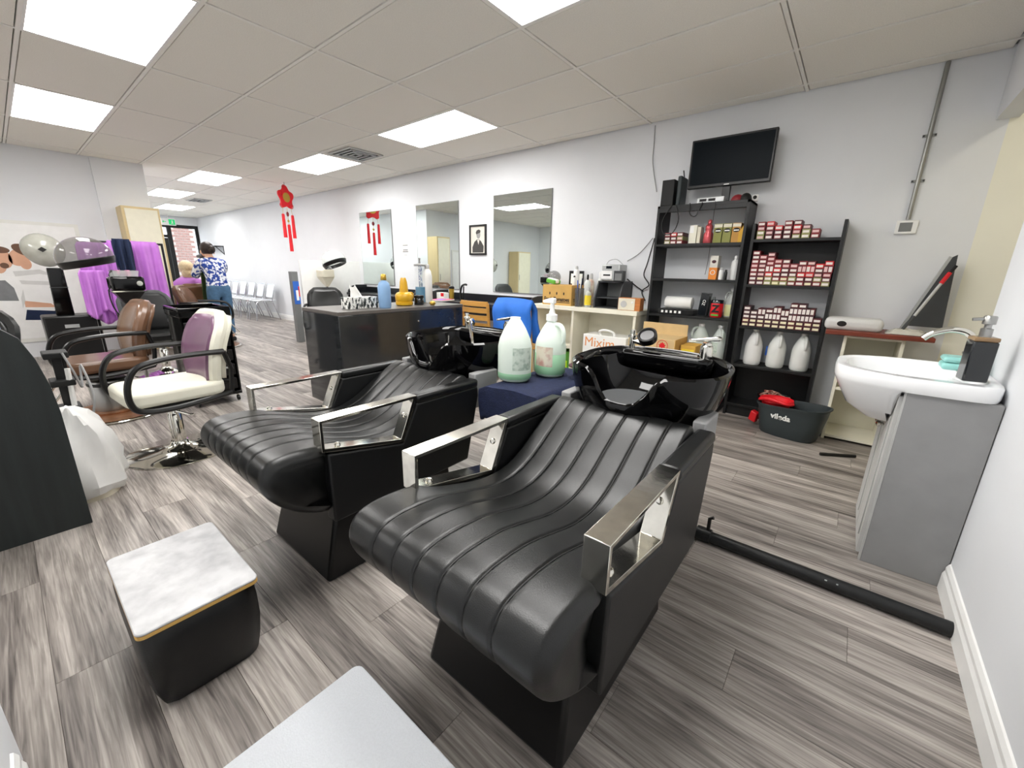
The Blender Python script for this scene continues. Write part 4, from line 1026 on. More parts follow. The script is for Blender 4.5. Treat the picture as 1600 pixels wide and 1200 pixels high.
# basin: slab with a bulging bowl front and a recess
n = 96; bd = V1-V0+.04; yc = bd/2-.02
def outl(k):
    pts = []
    for i in range(n):
        a = 2*PI*i/n; e = 7 if math.cos(a) > 0 else 4
        q = (abs(math.cos(a))**e+abs(math.sin(a))**e)**(-1/e)
        x = math.cos(a)*q; y = math.sin(a)*q
        px = -.20+x*.20 if x > 0 else -.20+x*(.185*max(0, 1-abs(y)**3.2)**.5+.11)
        pts.append((px, yc+y*(bd/2)))
    return pts
o0 = outl(1); cxx, cyy = -.25, yc
def sc(pts, k, z, c=(cxx, cyy)): return [(c[0]+(p[0]-c[0])*k, c[1]+(p[1]-c[1])*k, z) for p in pts]
rows = [sc(o0, .05, .60), sc(o0, .45, .605), sc(o0, .75, .66), sc(o0, .93, .745), sc(o0, .985, .772), sc(o0, 1, .785), sc(o0, 1, .822), sc(o0, .985, .83), sc(o0, .86, .832), sc(o0, .83, .825), sc(o0, .78, .775), sc(o0, .6, .715), sc(o0, .3, .695), sc(o0, .03, .69)]
# the bulge hangs only in front of the cabinet
for r in rows[:4]:
    for i, p in enumerate(r):
        if p[0] > -.275: r[i] = (p[0], p[1], .772)
bs = MB().grid(rows, closev=True).build('basin', 'porcelain', t, smooth=50)
MB().lathe([(0, 0), (.022, 0), (.024, .004), (0, .005)], 18, (-.24, yc, .697)).build('drain', 'chrome', bs, smooth=True)
MB().lathe([(0, .002), (.008, .002), (.008, 0)], 12, T=Matrix.Translation((-.118, yc-.0, .785)) @ Matrix.Rotation(-PI/2, 4, 'Y')).build('overflow_hole', 'ink', bs)
f = MB().lathe([(.026, 0), (.026, .01), (.02, .02), (.018, .07), (.02, .075)], 18, (-.075, yc+.03, .83)).build('faucet', 'chrome', t, smooth=True)
MB().tube(spline([(-.075, yc+.03, .90), (-.075, yc+.03, .95), (-.10, yc+.03, .99), (-.15, yc+.03, 1.0), (-.20, yc+.03, .98), (-.225, yc+.03, .955)], 6), .013, 12).build('spout', 'chrome', f, smooth=True)
MB().prism([(-.10, .905), (-.04, .905), (-.05, .92), (-.1, .915)], 'y', yc+.02, yc+.04).build('lever', 'chrome', f, bevel=.003)
P = Vector((.40, 2.26, .833)); t = thing('soap_dispenser', 'dark square soap bottle with a steel pump on the basin', 'bottle', P, math.radians(8))
MB().box(-.034, .034, -.034, .034, 0, .15).build('bottle_body', 'soap_dark', t, bevel=.006, seg=3)
MB().box(-.0335, .0335, -.0335, .0335, .15, .166).build('bottle_shoulder', 'amber', t, bevel=.004)
MB().lathe([(.017, .166), (.017, .195), (.01, .198), (.01, .21), (.018, .212), (.018, .238), (.015, .242), (0, .242)], 18).build('pump', 'brushed', t, smooth=50)
MB().tube([(0, 0, .232), (-.045, -.0, .226)], .006, 8).build('spout', 'brushed', t, smooth=True)
P = Vector((.395, 2.50, .833)); t = thing('soap_box', 'mint green soap box behind the basin faucet', 'soap dish', P)
MB().box(-.055, .045, -.05, .05, 0, .03).build('dish', 'teal', t, bevel=.012, seg=3); MB().box(-.055, .045, -.05, .05, .031, .055).build('lid', 'teal', t, bevel=.012, seg=3)
# thermostat and conduit
a, b = fy(1401, 344, YB-.02), fy(1431, 366, YB-.02); cx, cz = (a.x+b.x)/2, (a.z+b.z)/2
t = thing('thermostat', 'white wall thermostat below the metal conduit', 'thermostat', (cx, YB, cz))
MB().box(-.058, .058, -.024, 0, -.045, .045).build('case', 'white', t, bevel=.004); MB().box(-.038, .03, -.0255, -.024, -.03, .03).build('display', 'grey_mid', t)
t = thing('wall_conduit', 'grey metal conduit running up the wall to the ceiling', 'conduit', (cx, YB, cz))
MB().tube([(.0, -.018, .05), (.0, -.018, CZ-cz-.005)], .013, 12).build('tube', 'conduit', t, smooth=True)
for z in (.30, .58):
    MB().box(-.035, .035, -.012, 0, z-.008, z+.008).build('strap', 'conduit', t)
    for s in (-1, 1): MB().lathe([(0, .004), (.006, .003), (.006, 0)], 10, T=Matrix.Translation((s*.028, -.012, z)) @ Matrix.Rotation(PI/2, 4, 'X')).build('screw', 'grey_dark', t)
# white corner unit, red board, wrapped items
t = thing('white_shelf_unit', 'chipped cream open shelf unit under the reddish board', 'cabinet', (.165, 3.98, 0))
for x in (-.165, .165-.02): MB().box(x, x+.02, -.17, .18, 0, .80).build('side', 'white_paint', t, bevel=.0015)
for z in (.02, .39, .78): MB().box(-.145, .145, -.17, .18, z, z+.02).build('shelf', 'white_paint', t, bevel=.0015)
MB().box(-.145, .145, .17, .18, .04, .78).build('back', 'white_paint', t)
o = MB().box(-.11, .46, 3.75, 4.15, .801, .83).build('shelf_board', 'redwood', bevel=.003); tag(o, 'worn reddish wooden board lying on the cream unit', 'board')
def crumple(label, c, d, seed, mat='clear_wrap', name='plastic_wrap'):
    r = random.Random(seed); P = []
    for i in range(15):
        row = []
        for j in range(19):
            u, v = i/14, j/18; e = min(u, 1-u, v, 1-v)*4; k = min(1, e)
            row.append((c[0]+d[0]*(u-.5)+r.uniform(-.008, .008), c[1]+d[1]*(v-.5)+r.uniform(-.008, .008), c[2]+.002+d[2]*k*(.7+.3*r.random())))
        P.append(row)
    o = MB().grid(P).build(name, mat, smooth=35, solid=.002); return tag(o, label, 'wrapping')
t = thing('wrapped_parcel', 'white plastic-wrapped parcel with a dark mark on the board', 'parcel', (.02, 3.92, .831))
MB().box(-.15, .18, -.1, .1, 0, .085).build('parcel', 'bag_white', t, bevel=.03, seg=3)
MB().ell((-.05, -.101, .045), (.028, .004, .02), 12, 8).build('mark', 'ink', t)
crumple('loose clear plastic sheet on the right of the reddish board', (.33, 3.90, .831), (.22, .2, .035), 3)
crumple('crumpled clear plastic bag on the cream unit shelf', (.18, 3.96, .411), (.2, .26, .22), 9)
t = thing('cord_coil', 'small coil of pale cord on the cream unit shelf', 'cord', (.06, 3.88, .411))
MB().tube([(.035*math.cos(a), .03*math.sin(a), .006+a*.0012) for a in [k*.4 for k in range(40)]], .005, 6).build('coil', 'cream_plastic', t, smooth=True)
MB().box(-.015, .015, .02, .04, .045, .07).build('plug', 'ink', t)
# leaning boards and pole in the corner
q = [fy(1409, 508, 4.06), fy(1472, 513, 4.06), fy(1497, 398, 4.06), fy(1488, 402, 4.06)]
t = thing('leaning_board', 'dark grey board leaning in the corner behind the basin', 'board', (.40, 4.06, .831))
MB().prism([(p.x-.40, max(0, p.z-.831)) for p in q], 'y', -.01, .01).build('board', 'grey_dark', t, bevel=.002)
MB().prism([(q[0].x-.415, 0), (q[0].x-.40, 0), (q[3].x-.40, q[3].z-.831), (q[3].x-.415, q[3].z-.825)], 'y', -.014, .012).build('frame_edge', 'silver', t)
t = thing('pole_handle', 'grey squeegee pole with a red grip leaning on the dark board', 'pole', (.30, 3.88, .831))
a, m1, m2, b = Vector((0, 0, .03)), Vector((.045, .05, .12)), Vector((.135, .10, .34)), Vector((.165, .12, .41))
MB().tube([a, m1], .011, 10).build('foam_end', 'grey_dark', t, smooth=True); MB().tube([m1, m2], .009, 10).build('shaft', 'grey_light', t, smooth=True)
MB().tube([m2, b], .012, 10).build('grip', 'red_bright', t, smooth=True); MB().tube([b, b+Vector((.02, .012, .045))], .011, 10).build('tip', 'black_plastic', t, smooth=True)
o = MB().tube([(.02, 3.40, .012), (.21, 3.52, .012)], .011, 10).build('loose_rod', 'black_plastic', smooth=True); tag(o, 'short black rod lying on the floor by the cream unit', 'rod')
# mop bucket
t = thing('mop_bucket', 'charcoal mop bucket with a red handle in front of the bookcase', 'bucket', (-.21, 3.70, 0), math.radians(-14))
R = []
for z, k in ((0, .78), (.01, .82), (.1, .9), (.2, .98), (.225, 1.0), (.24, 1.05), (.25, 1.05), (.25, 1.0), (.23, .97), (.05, .82), (.04, .3)):
    r = []
    for i in range(40):
        a = 2*PI*i/40; e = 3.0; q = (abs(math.cos(a))**e+abs(math.sin(a))**e)**(-1/e)
        r.append((math.cos(a)*q*.23*k+.02*(k-.8), math.sin(a)*q*.14*k, z+.02*math.cos(a)*(z > .2)))
    R.append(r)
mb = MB().grid(R, closev=True); mb.f.append(tuple(range(40))[::-1]); mb.f.append(tuple(range(400, 440)))
mb.build('tub', 'charcoal', t, smooth=50)
mb = MB().lathe([(.085, .20), (.10, .245), (.118, .262), (.115, .275), (.095, .268), (.08, .22)], 30, (-.115, 0, -.01), sy=1.0)
mb.build('wringer_ring', 'red_bright', t, smooth=True)
MB().tube(spline([(-.20, -.1, .26), (-.12, -.135, .285), (.0, -.125, .27), (.02, -.06, .262)], 5), .012, 8).build('carry_handle', 'red_bright', t, smooth=True)
MB().prism([(-.29, .05), (-.235, .03), (-.225, .11), (-.275, .13)], 'y', -.03, .03).build('pedal', 'red', t, bevel=.008)
text('vileda', .058, 'paper', 'lettering', t, (-.02, -.139, .165), (math.radians(97), 0, 0), .003, bold=.0015)
# ================================================================== left side: desk, chairs, trolley, dryers, capes
DX = -2.63
t = thing('reception_desk', 'dark wood-grain desk end panel with a rounded corner at the left edge', 'desk', (DX, -.30, 0))
pr = [(.37, 0), (.37, .56), (.362, .68), (.342, .80), (.312, .895), (.265, .945), (.18, .965), (-.5, .97), (-.5, 0)]
MB().prism(pr, 'x', -.03, 0).build('end_panel', 'dark_panel', t, bevel=.002)
MB().box(-.50, -.03, -.48, .19, .0, .86).build('body', 'black_wood', t, bevel=.003)
MB().box(-.51, -.03, -.5, .205, .86, .885).build('desk_top', 'grey_dark', t, bevel=.003)
t = thing('tissue_carton', 'white and blue tissue carton on the dark desk', 'tissue box', (-2.90, -.14, .886))
MB().box(-.10, .10, -.05, .11, 0, .075).build('carton', 'paper', t, bevel=.002); MB().box(.1, .1008, -.02, .11, .0, .06).build('print', 'blue_print', t); MB().box(-.1, .08, .11, .1108, .0, .06).build('print', 'blue_print', t)
# waste bin with white bag
t = thing('waste_bin', 'waste bin lined with a crumpled white bag beside the dark desk', 'bin', (-2.99, .10, 0))
MB().lathe([(0, 0), (.12, 0), (.125, .02), (.135, .05)], 26).build('bin_foot', 'cream_plastic', t, smooth=50)
rb = random.Random(3); R = []
for i, (z, k) in enumerate(((.03, .14), (.08, .165), (.15, .16), (.22, .152), (.29, .15), (.35, .135), (.40, .11), (.45, .075), (.485, .03))):
    R.append([(k*math.cos(a)*(1+.10*math.sin(5*a+i*.8)+rb.uniform(-.05, .05)), k*math.sin(a)*(1+.10*math.sin(7*a+i)+rb.uniform(-.05, .05)), z+.012*math.sin(4*a+i)) for a in [2*PI*j/36 for j in range(36)]])
b = MB().grid(R, closev=True); b.f.append(tuple(range(36))[::-1]); b.f.append(tuple(range(8*36, 9*36))); b.build('bag', 'bag_white', t, smooth=30)
def styling_chair(label, loc, rz, seat, back, edge, kind='chrome', arm=True, zs=.46):
    t = thing('styling_chair', label, 'salon chair', loc, rz, 'hydraulic styling chairs')
    if kind == 'chrome':
        MB().lathe([(0, 0), (.285, 0), (.29, .008), (.28, .014), (.12, .03), (.055, .055), (.045, .08)], 40).build('base', 'chrome', t, smooth=50)
        MB().lathe([(.04, .07), (.04, .26), (.036, .265), (.036, .30), (.05, .305), (.05, .36)], 20).build('pump_column', 'chrome', t, smooth=50)
        MB().lathe([(.052, .30), (.056, .305), (.056, .34), (.052, .345)], 20).build('collar', 'black_plastic', t, smooth=50)
        MB().tube([(.05, 0, .29), (.13, .05, .27), (.17, .06, .28)], .007, 8).build('foot_lever', 'chrome', t, smooth=True)
    else:
        MB().lathe([(0, 0), (.34, 0), (.35, .01), (.345, .018), (.33, .022)], 44).build('base', 'chrome', t, smooth=50)
        MB().lathe([(.0, .0), (.325, .0), (.33, .024), (.16, .032), (.16, .045), (.12, .05)], 44).build('base_plate', 'rust_base', t, smooth=50)
        MB().lathe([(.105, .045), (.115, .05), (.125, .29), (.115, .30), (.05, .305), (.05, .36)], 32).build('pump_column', 'brushed', t, smooth=50)
        MB().lathe([(.126, .255), (.13, .26), (.13, .275), (.126, .28)], 32).build('collar', 'grey_dark', t, smooth=50)
    MB().box(-.2, .2, -.18, .2, .36, .385).build('seat_pan', 'black_plastic', t, bevel=.005)
    MB().prism(rr(.235, .255, .09, 6), 'z', .39, zs+.02).build('seat', seat, t, bevel=.025, seg=4)
    P = []; B = []
    for i in range(11):
        u = i/10; z = zs+.02+u*.40; w = .215*(1-.0*u)*(1 if u < .75 else (1-((u-.75)/.25)**2*.35))*(.82+.18*min(1, u*3)); y0 = .20+u*.10-.035*math.sin(u*PI)
        P.append([(w*v, y0+.03*v*v*-1, z) for v in [-1+2*k/12 for k in range(13)]])
        B.append([(w*v, y0+.075-.025*v*v, z) for v in [-1+2*k/12 for k in range(13)]])
    mb = MB().grid(P); bk = mb.build('backrest', back, t, smooth=70, solid=.03)
    MB().grid(B).build('back_shell', edge, t, smooth=70, solid=.035)
    rim = [P[i][12] for i in range(11)]+[P[10][k] for k in range(11, 0, -1)]+[P[i][0] for i in range(10, -1, -1)]
    MB().tube([(p[0], p[1]+.035, p[2]) for p in rim], .036, 8).build('back_edge', edge, t, smooth=True)
    MB().tube([(0, .12, .375), (0, .25, .38), (0, .29, .50), (0, .30, .66)], .02, 8).build('back_bracket', 'black_plastic', t, smooth=True)
    if arm:
        for s in (-1, 1):
            pts = spline([(s*.25, .26, .40), (s*.262, .14, .385), (s*.265, -.06, .37), (s*.265, -.20, .385), (s*.265, -.245, .44), (s*.265, -.24, .55), (s*.265, -.19, .635), (s*.265, -.09, .665), (s*.262, .06, .675), (s*.25, .25, .67)], 5)
            MB().tube(pts, .017, 8).build('armrest', 'black_plastic', t, smooth=True)
            MB().tube([(s*.25, .25, .67), (s*.245, .28, .55), (s*.25, .26, .40)], .015, 8).build('arm_post', 'black_plastic', t, smooth=True)
    if kind != 'chrome': MB().tube([(-.13, -.2, .37), (-.14, -.34, .19), (.14, -.34, .19), (.13, -.2, .37)], .009, 8).build('footrest', 'chrome', t, smooth=True)
    return t
styling_chair('styling chair with white seat and purple backrest on a chrome base', (-3.30, .57, 0), math.radians(4), 'ivory_leather', 'purple_leather', 'ivory_leather')
styling_chair('brown leather styling chair on a wide worn round base', (-4.58, .42, 0), math.radians(4), 'brown_leather', 'brown_leather', 'brown_leather', 'rust')
styling_chair('charcoal styling chair behind the brown one, before the purple capes', (-5.95, 1.05, 0), math.radians(95), 'leather', 'leather_soft', 'grey_dark')
styling_chair('dark brown styling chair near the standing woman', (-7.45, 1.93, 0), math.radians(150), 'leather', 'brown_leather', 'brown_leather', 'rust')
P = fz(492, 458, .85)
styling_chair('black padded chair behind the counter beside the white partition', (-5.9, 2.95, 0), math.radians(60), 'leather', 'leather', 'leather')
# padded chairs at the very left
styling_chair('black padded chair partly hidden behind the dark desk', (-3.9, -.31, 0), math.radians(60), 'leather', 'leather', 'leather', arm=False)
# trolley
t = thing('salon_trolley', 'glossy black salon trolley with silver initials and castors', 'trolley', (-4.425, 1.065, 0))
MB().box(-.225, .225, -.185, .185, .78, .83).box(-.225, -.205, -.185, .185, .83, .86).box(.205, .225, -.185, .185, .83, .86).box(-.205, .205, -.185, -.165, .83, .86).box(-.205, .205, .165, .185, .83, .86).build('top_tray', 'black_gloss', t, bevel=.008)
MB().box(-.21, -.195, -.17, .17, .10, .78).build('back_panel', 'black_plastic', t)
for s in (-1, 1): MB().box(-.2, .21, s*.172-.006, s*.172+.006, .10, .78).build('side_panel', 'black_gloss', t)
for k in range(5):
    z = .12+k*.13; d = MB().box(-.19, .205, -.16, .16, z, z+.10).build('drawer', 'black_plastic', t, bevel=.006)
    MB().box(.205, .222, -.12, .12, z+.065, z+.08).build('handle', 'silver' if k % 2 else 'black_gloss', d, bevel=.003)
MB().box(-.215, .215, -.18, .18, .07, .10).build('bottom_tray', 'black_gloss', t, bevel=.006)
for sx in (-1, 1):
    for sy in (-1, 1):
        c = MB().tube([(sx*.18, sy*.15, .07), (sx*.18, sy*.15, .045)], .008, 8).build('castor', 'chrome', t)
        MB().lathe([(.0, -.009), (.024, -.009), (.027, 0), (.024, .009), (0, .009)], 18, T=Matrix.Translation((sx*.185, sy*.15, .028)) @ Matrix.Rotation(PI/2, 4, 'X')).build('wheel', 'black_plastic', c, smooth=50)
text('np', .055, 'paper', 'initials', t, (.2262, .0, .805), EAST, .0006)
# hood dryers
def hood(t, c, r, ry, tilt, glass, band, spin=0):
    T = Matrix.Rotation(spin, 4, 'Z') @ Matrix.Rotation(tilt, 4, 'Y')
    MB().ell(c, (r, ry, r*.9), 28, 14, z0=-.12, z1=1, T=T).build('hood', glass, t, smooth=True)
    if band:
        P = []
        for z, k in ((-.42, .9), (-.40, .93), (-.12, 1.012), (-.08, 1.012), (-.10, .985), (-.38, .9)):
            P.append([Vector(c)+T @ Vector((r*k*math.cos(a), ry*k*math.sin(a), r*.9*z)) for a in [2*PI*j/28 for j in range(28)]])
        MB().grid(P, closev=True).build('hood_band', band, t, smooth=50)
t = thing('hood_dryer', 'black rolling hood dryer with a smoky clear hood beside the brown chair', 'hair dryer', (-5.2, .72, 0))
hood(t, (.0, -.19, 1.245), .19, .19, math.radians(12), 'glass_dark', 'black_plastic', math.radians(-90))
MB().tube([(.0, -.06, 1.12), (0, .0, 1.09)], [.03, .035], 12).build('arm', 'grey_dark', t, smooth=True)
MB().lathe([(.0, -.02), (.028, -.02), (.028, .02), (0, .02)], 16, T=Matrix.Translation((.03, -.04, 1.10)) @ Matrix.Rotation(PI/2, 4, 'Y')).build('hinge_cap', 'silver', t, smooth=True)
bd = MB().box(-.12, .12, -.08, .15, .965, 1.09).build('motor_box', 'black_gloss', t, bevel=.02, seg=3)
MB().box(-.123, .123, -.085, .155, .955, .965).build('trim_line', 'chrome', bd)
MB().lathe([(0, .006), (.022, .006), (.024, 0)], 18, T=Matrix.Translation((.12, .11, 1.03)) @ Matrix.Rotation(PI/2, 4, 'Y')).build('dial', 'chrome', bd, smooth=True)
MB().frustum((-.03, .03, .0, .07), (-.11, .11, -.07, .14), .84, .955).build('cone', 'black_plastic', t, bevel=.004)
MB().tube([(0, .035, .03), (0, .035, .86)], .016, 12).build('stem', 'brushed', t, smooth=True)
for k in range(5):
    a = 2*PI*k/5+.3; L = MB().tube([(0, .035, .07), (.26*math.cos(a), .035+.26*math.sin(a), .055)], .012, 8).build('leg', 'black_plastic', t, smooth=True)
    MB().lathe([(0, -.009), (.022, -.009), (.025, 0), (.022, .009), (0, .009)], 14, T=Matrix.Translation((.26*math.cos(a), .035+.26*math.sin(a), .026)) @ Matrix.Rotation(PI/2, 4, 'X')).build('wheel', 'black_plastic', L, smooth=50)
cb = MB().tube(spline([(.03, -.05, 1.06), (.05, -.10, .95), (.05, -.08, .78), (.04, .0, .70), (.02, .06, .76), (.0, .05, .86)], 6), .006, 6).build('power_lead', 'cable', t, smooth=True)
o = thing('roller_tray', 'clear tray of pink rollers on top of the black hood dryer', 'tray', (-5.2, .755, 1.091))
MB().frustum((-.09, .09, -.08, .08), (-.1, .1, -.09, .09), 0, .05).build('tray', 'plastic_clear', o)
for k in range(6): MB().lathe([(.012, 0), (.012, .05)], 10, (-.06+.04*(k % 3), -.04+.07*(k//3), .003)).build('roller', 'pink', o, smooth=50)
t = thing('chair_dryer', 'hood dryer on a black upright post in front of the poster', 'hair dryer', (-7.2, .44, 0))
hood(t, (.02, -.035, 1.33), .185, .175, math.radians(70), 'glass_tint', None, math.radians(20))
MB().prism([(-.035, 0), (0, -.028), (.035, 0), (0, .028)], 'x', 0, .004).build('badge', 'ink', t, loc=(.206, -.05, 1.335))
MB().frustum((-.03, .06, -.07, .08), (-.03, .06, -.05, .08), .60, 1.14).build('post', 'black_gloss', t, bevel=.01)
MB().box(-.035, .066, -.06, .085, .92, .925).build('post_trim', 'grey_dark', t)
MB().box(-.25, .12, -.19, .25, .12, .60).build('seat_shell', 'black_plastic', t, bevel=.02, seg=3)
MB().box(.12, .124, -.03, .09, .46, .50).build('name_plate', 'silver', t)
MB().box(-.2, .1, -.15, .23, 0, .12).build('plinth', 'black_matte', t)
t = thing('cream_dryer', 'cream hood dryer with a clear hood behind the counter', 'hair dryer', (-6.70, 3.42, 0))
hood(t, (.10, .10, 1.30), .19, .19, math.radians(-22), 'plastic_clear', 'black_plastic', math.radians(30))
MB().box(-.13, .09, -.1, .1, 1.04, 1.17).build('motor_box', 'cream_plastic', t, bevel=.02, seg=3)
MB().frustum((-.03, .02, -.02, .02), (-.12, .08, -.09, .09), .90, 1.04).build('cone', 'cream_plastic', t)
MB().tube([(.0, .02, 1.14), (.06, .06, 1.2)], .028, 10).build('arm', 'silver', t, smooth=True)
MB().tube([(0, 0, .03), (0, 0, .92)], .014, 10).build('stem', 'black_plastic', t, smooth=True)
for k in range(5):
    a = 2*PI*k/5; MB().tube([(0, 0, .05), (.24*math.cos(a), .24*math.sin(a), .02)], .012, 8).build('leg', 'black_plastic', t, smooth=True)
# locker, second cabinet, capes on a rail
def locker(label, cx, cy, w, h, d):
    t = thing('tall_locker', label, 'cabinet', (cx, cy, 0))
    MB().box(-d, 0, -w, w, .04, h).build('body', 'pine', t, bevel=.003)
    dd = MB().box(.0, .018, -w+.03, w-.025, .08, h-.03).build('door', 'cream_door', t, bevel=.003)
    MB().box(.018, .03, w-.06, w-.05, .95, 1.1).build('handle', 'brushed', dd)
    MB().box(-d+.02, -.01, -w+.02, w-.02, 0, .04).build('plinth', 'pine', t)
locker('tall pine locker with a cream door behind the purple capes', -7.75, 1.44, .20, 1.95, .35)
locker('cream cabinet against the far left wall, seen in the mirror', -7.78, -1.75, .30, 1.75, .35)
t = thing('cape_rail', 'low garment rail holding the purple salon capes', 'rail', (-7.15, 1.10, 0))
MB().tube([(0, -.40, 1.45), (0, .38, 1.45)], .014, 10).build('bar', 'black_plastic', t, smooth=True)
for s in (-.39, .37):
    MB().tube([(0, s, .02), (0, s, 1.45)], .013, 10).build('upright', 'black_plastic', t, smooth=True)
    MB().tube([(-.22, s, .015), (.22, s, .015)], .014, 10).build('foot', 'black_plastic', t, smooth=True)
def cape(label, y0, y1, ztop, zbot, xo, seed, mat='purple', flare=.0, name='salon_cape'):
    r = random.Random(seed); P = []; ph = r.uniform(0, 6); n = 30
    for i in range(19):
        v = i/18; row = []
        for j in range(n+1):
            u = j/n; y = y0+(y1-y0)*u; y = (y-(y0+y1)/2)*(1+flare*v)+(y0+y1)/2
            amp = .012+.035*v
            x = -7.15+xo+amp*math.sin(u*15+ph+1.2*v)+.4*amp*math.sin(u*31+ph*2)
            z = ztop+(zbot-ztop)*v+.05*v*math.sin(u*7+ph)-(.03*(1-v) if (u < .04 or u > .96) else 0)
            row.append((x, y, z))
        P.append(row)
    o = MB().grid(P).build(name, mat, smooth=80, solid=.006); return tag(o, label, 'cape')
cape('wide purple salon cape at the right end of the rail', 1.12, 1.42, 1.475, .14, .055, 2, flare=.25)
cape('purple salon cape in the middle of the rail', .92, 1.18, 1.47, .35, .10, 5, flare=.12)
cape('purple salon cape hanging at the left end of the rail', .66, .95, 1.44, .52, .05, 8, flare=.1)
cape('short purple cape folded over the rail above the dryer', .62, .86, 1.12, .60, .12, 11)
cape('navy towel slung over the purple capes', .96, 1.14, 1.49, 1.08, .16, 14, 'navy_cloth', name='dark_towel')
# poster of an embracing couple
t = thing('wall_poster', 'large glossy wall poster of an embracing couple in white', 'poster', (XL+.002, .05, .95))
pb = MB().box(0, .012, -.75, .78, -.75, .74).build('poster_board', 'poster_bg', t)
def flat(nm, mat, pts, k): MB().prism(pts, 'x', .012, .0125+.0006*k).build(nm, mat, pb)
def el(cy, cz, a, b, rot=0, n=22):
    return [(cy+a*math.cos(q)*math.cos(rot)-b*math.sin(q)*math.sin(rot), cz+a*math.cos(q)*math.sin(rot)+b*math.sin(q)*math.cos(rot)) for q in [2*PI*i/n for i in range(n)]]
def py(px, pz): p = fx(px, pz, XL+.014); return p.y-.05, p.z-.95
def pp(*pts): return [py(*q) for q in pts]
def pel(px, pz, a, b, rot=0): c = py(px, pz); return el(c[0], c[1], a, b, rot)
flat('background', 'poster_white', [(-.7, -.7), (.74, -.7), (.74, .70), (-.7, .70)], 0)
flat('sleeve', 'poster_white', pp((-40, 425), (20, 420), (60, 418), (88, 430), (92, 480), (40, 485), (-40, 490)), 1)
flat('sweater_shade', 'poster_shade', pp((20, 424), (62, 421), (90, 432), (62, 428), (24, 432)), 2)
flat('sweater_fold', 'poster_shade', pp((30, 438), (86, 440), (90, 446), (34, 444)), 2)
flat('back_fold', 'poster_shade', pp((36, 452), (40, 470), (36, 482), (33, 466)), 2)
flat('jacket', 'poster_grey', pp((-40, 440), (8, 438), (22, 450), (30, 470), (-40, 470)), 2)
flat('arm', 'poster_skin', pp((38, 470), (80, 474), (88, 480), (40, 480)), 2)
flat('man_neck', 'poster_skin', pel(-4, 414, .07, .10), 2)
flat('man_head', 'poster_skin', pel(2, 403, .082, .125, .15), 3)
flat('man_hair', 'poster_hair', pel(-2, 390, .085, .04, -.1), 4)
flat('man_beard', 'poster_hair', pel(7, 415, .036, .034), 4)
flat('woman_neck', 'poster_skin', pel(40, 412, .05, .07), 2)
flat('woman_head', 'poster_skin', pel(30, 402, .085, .11, -.5), 3)
flat('woman_hair', 'poster_hair', pel(38, 391, .11, .062, -.5), 4)
flat('trousers', 'navy_cloth', pp((42, 484), (95, 486), (100, 500), (40, 500)), 3)
# hanging red knot ornaments
def knot(label, loc, rz, ztop):
    t = thing('hanging_knot', label, 'ornament', loc, rz)
    MB().tube([(0, 0, 0), (0, 0, ztop)], .003, 6).build('string', 'ink', t)
    R0 = []; 
    pts = [((.15+.022*math.cos(5*a))*math.cos(a+PI/2), (.165+.025*math.cos(5*a))*math.sin(a+PI/2)-.18) for a in [2*PI*k/60 for k in range(60)]]
    f = MB().prism(pts, 'y', -.014, .014).build('knot_flower', 'red_bright', t, bevel=.006)
    MB().prism([(.075*math.cos(2*PI*k/24), .075*math.sin(2*PI*k/24)-.18) for k in range(24)], 'y', -.018, .018).build('medallion', 'gold', f)
    for k in range(5):
        a = 2*PI*k/5+PI/2; MB().tube([(.14*math.cos(a)+.04*math.cos(b), -.016*(1 if k % 2 else -1), -.18+.155*math.sin(a)+.04*math.sin(b)) for b in [2*PI*q/14 for q in range(14)]], .006, 6, True).build('loop', 'red', f, smooth=True)
    for x, z0, z1 in ((-.10, -.44, -.82), (0, -.60, -1.04), (.10, -.44, -.82)):
        MB().tube([(x*.8, 0, -.28), (x, 0, z0)], .003, 5).build('cord', 'gold', t)
        s = MB().lathe([(.0, 0), (.022, -.01), (.024, -.04), (.03, z1-z0), (0, z1-z0)], 12, (x, 0, z0)).build('tassel', 'red_bright', t, smooth=50)
    MB().ell((0, 0, -.44), (.026, .014, .04), 12, 8).build('bead', 'dark_red', t, smooth=True); MB().ell((0, 0, -.55), (.02, .012, .022), 12, 8).build('bead', 'gold', t, smooth=True)
kp = Vector((-7.67, 3.35, 2.50))
knot('red knot ornament with three tassels hanging from the ceiling', kp, math.radians(113), CZ-2.50)
# white extension lead beside the desk
o = cable('grey power lead coiled between the dark desk and brown chair', [(-3.36, .155, .715), (-3.34, .18, .6), (-3.40, .20, .5), (-3.46, .22, .62), (-3.36, .235, .45), (-3.36, .21, .3), (-3.42, .22, .012)], .006, 'cable_grey')

t = thing('tool_stand', 'dark narrow tool stand with hanging leads beside the dark desk', 'stand', (-3.45, .13, 0))
MB().box(-.08, .08, -.05, .05, .0, .03).build('foot', 'black_plastic', t, bevel=.004)
MB().box(-.015, .015, -.02, .02, .03, .70).build('upright', 'black_plastic', t, bevel=.003)
for z in (.36, .52, .68): MB().box(-.07, .07, -.05, .05, z, z+.035).build('holder', 'black_matte', t, bevel=.006)
MB().tube([(.05, .02, .40), (.06, .03, .62)], .012, 8).build('white_handle', 'white', t, smooth=True)
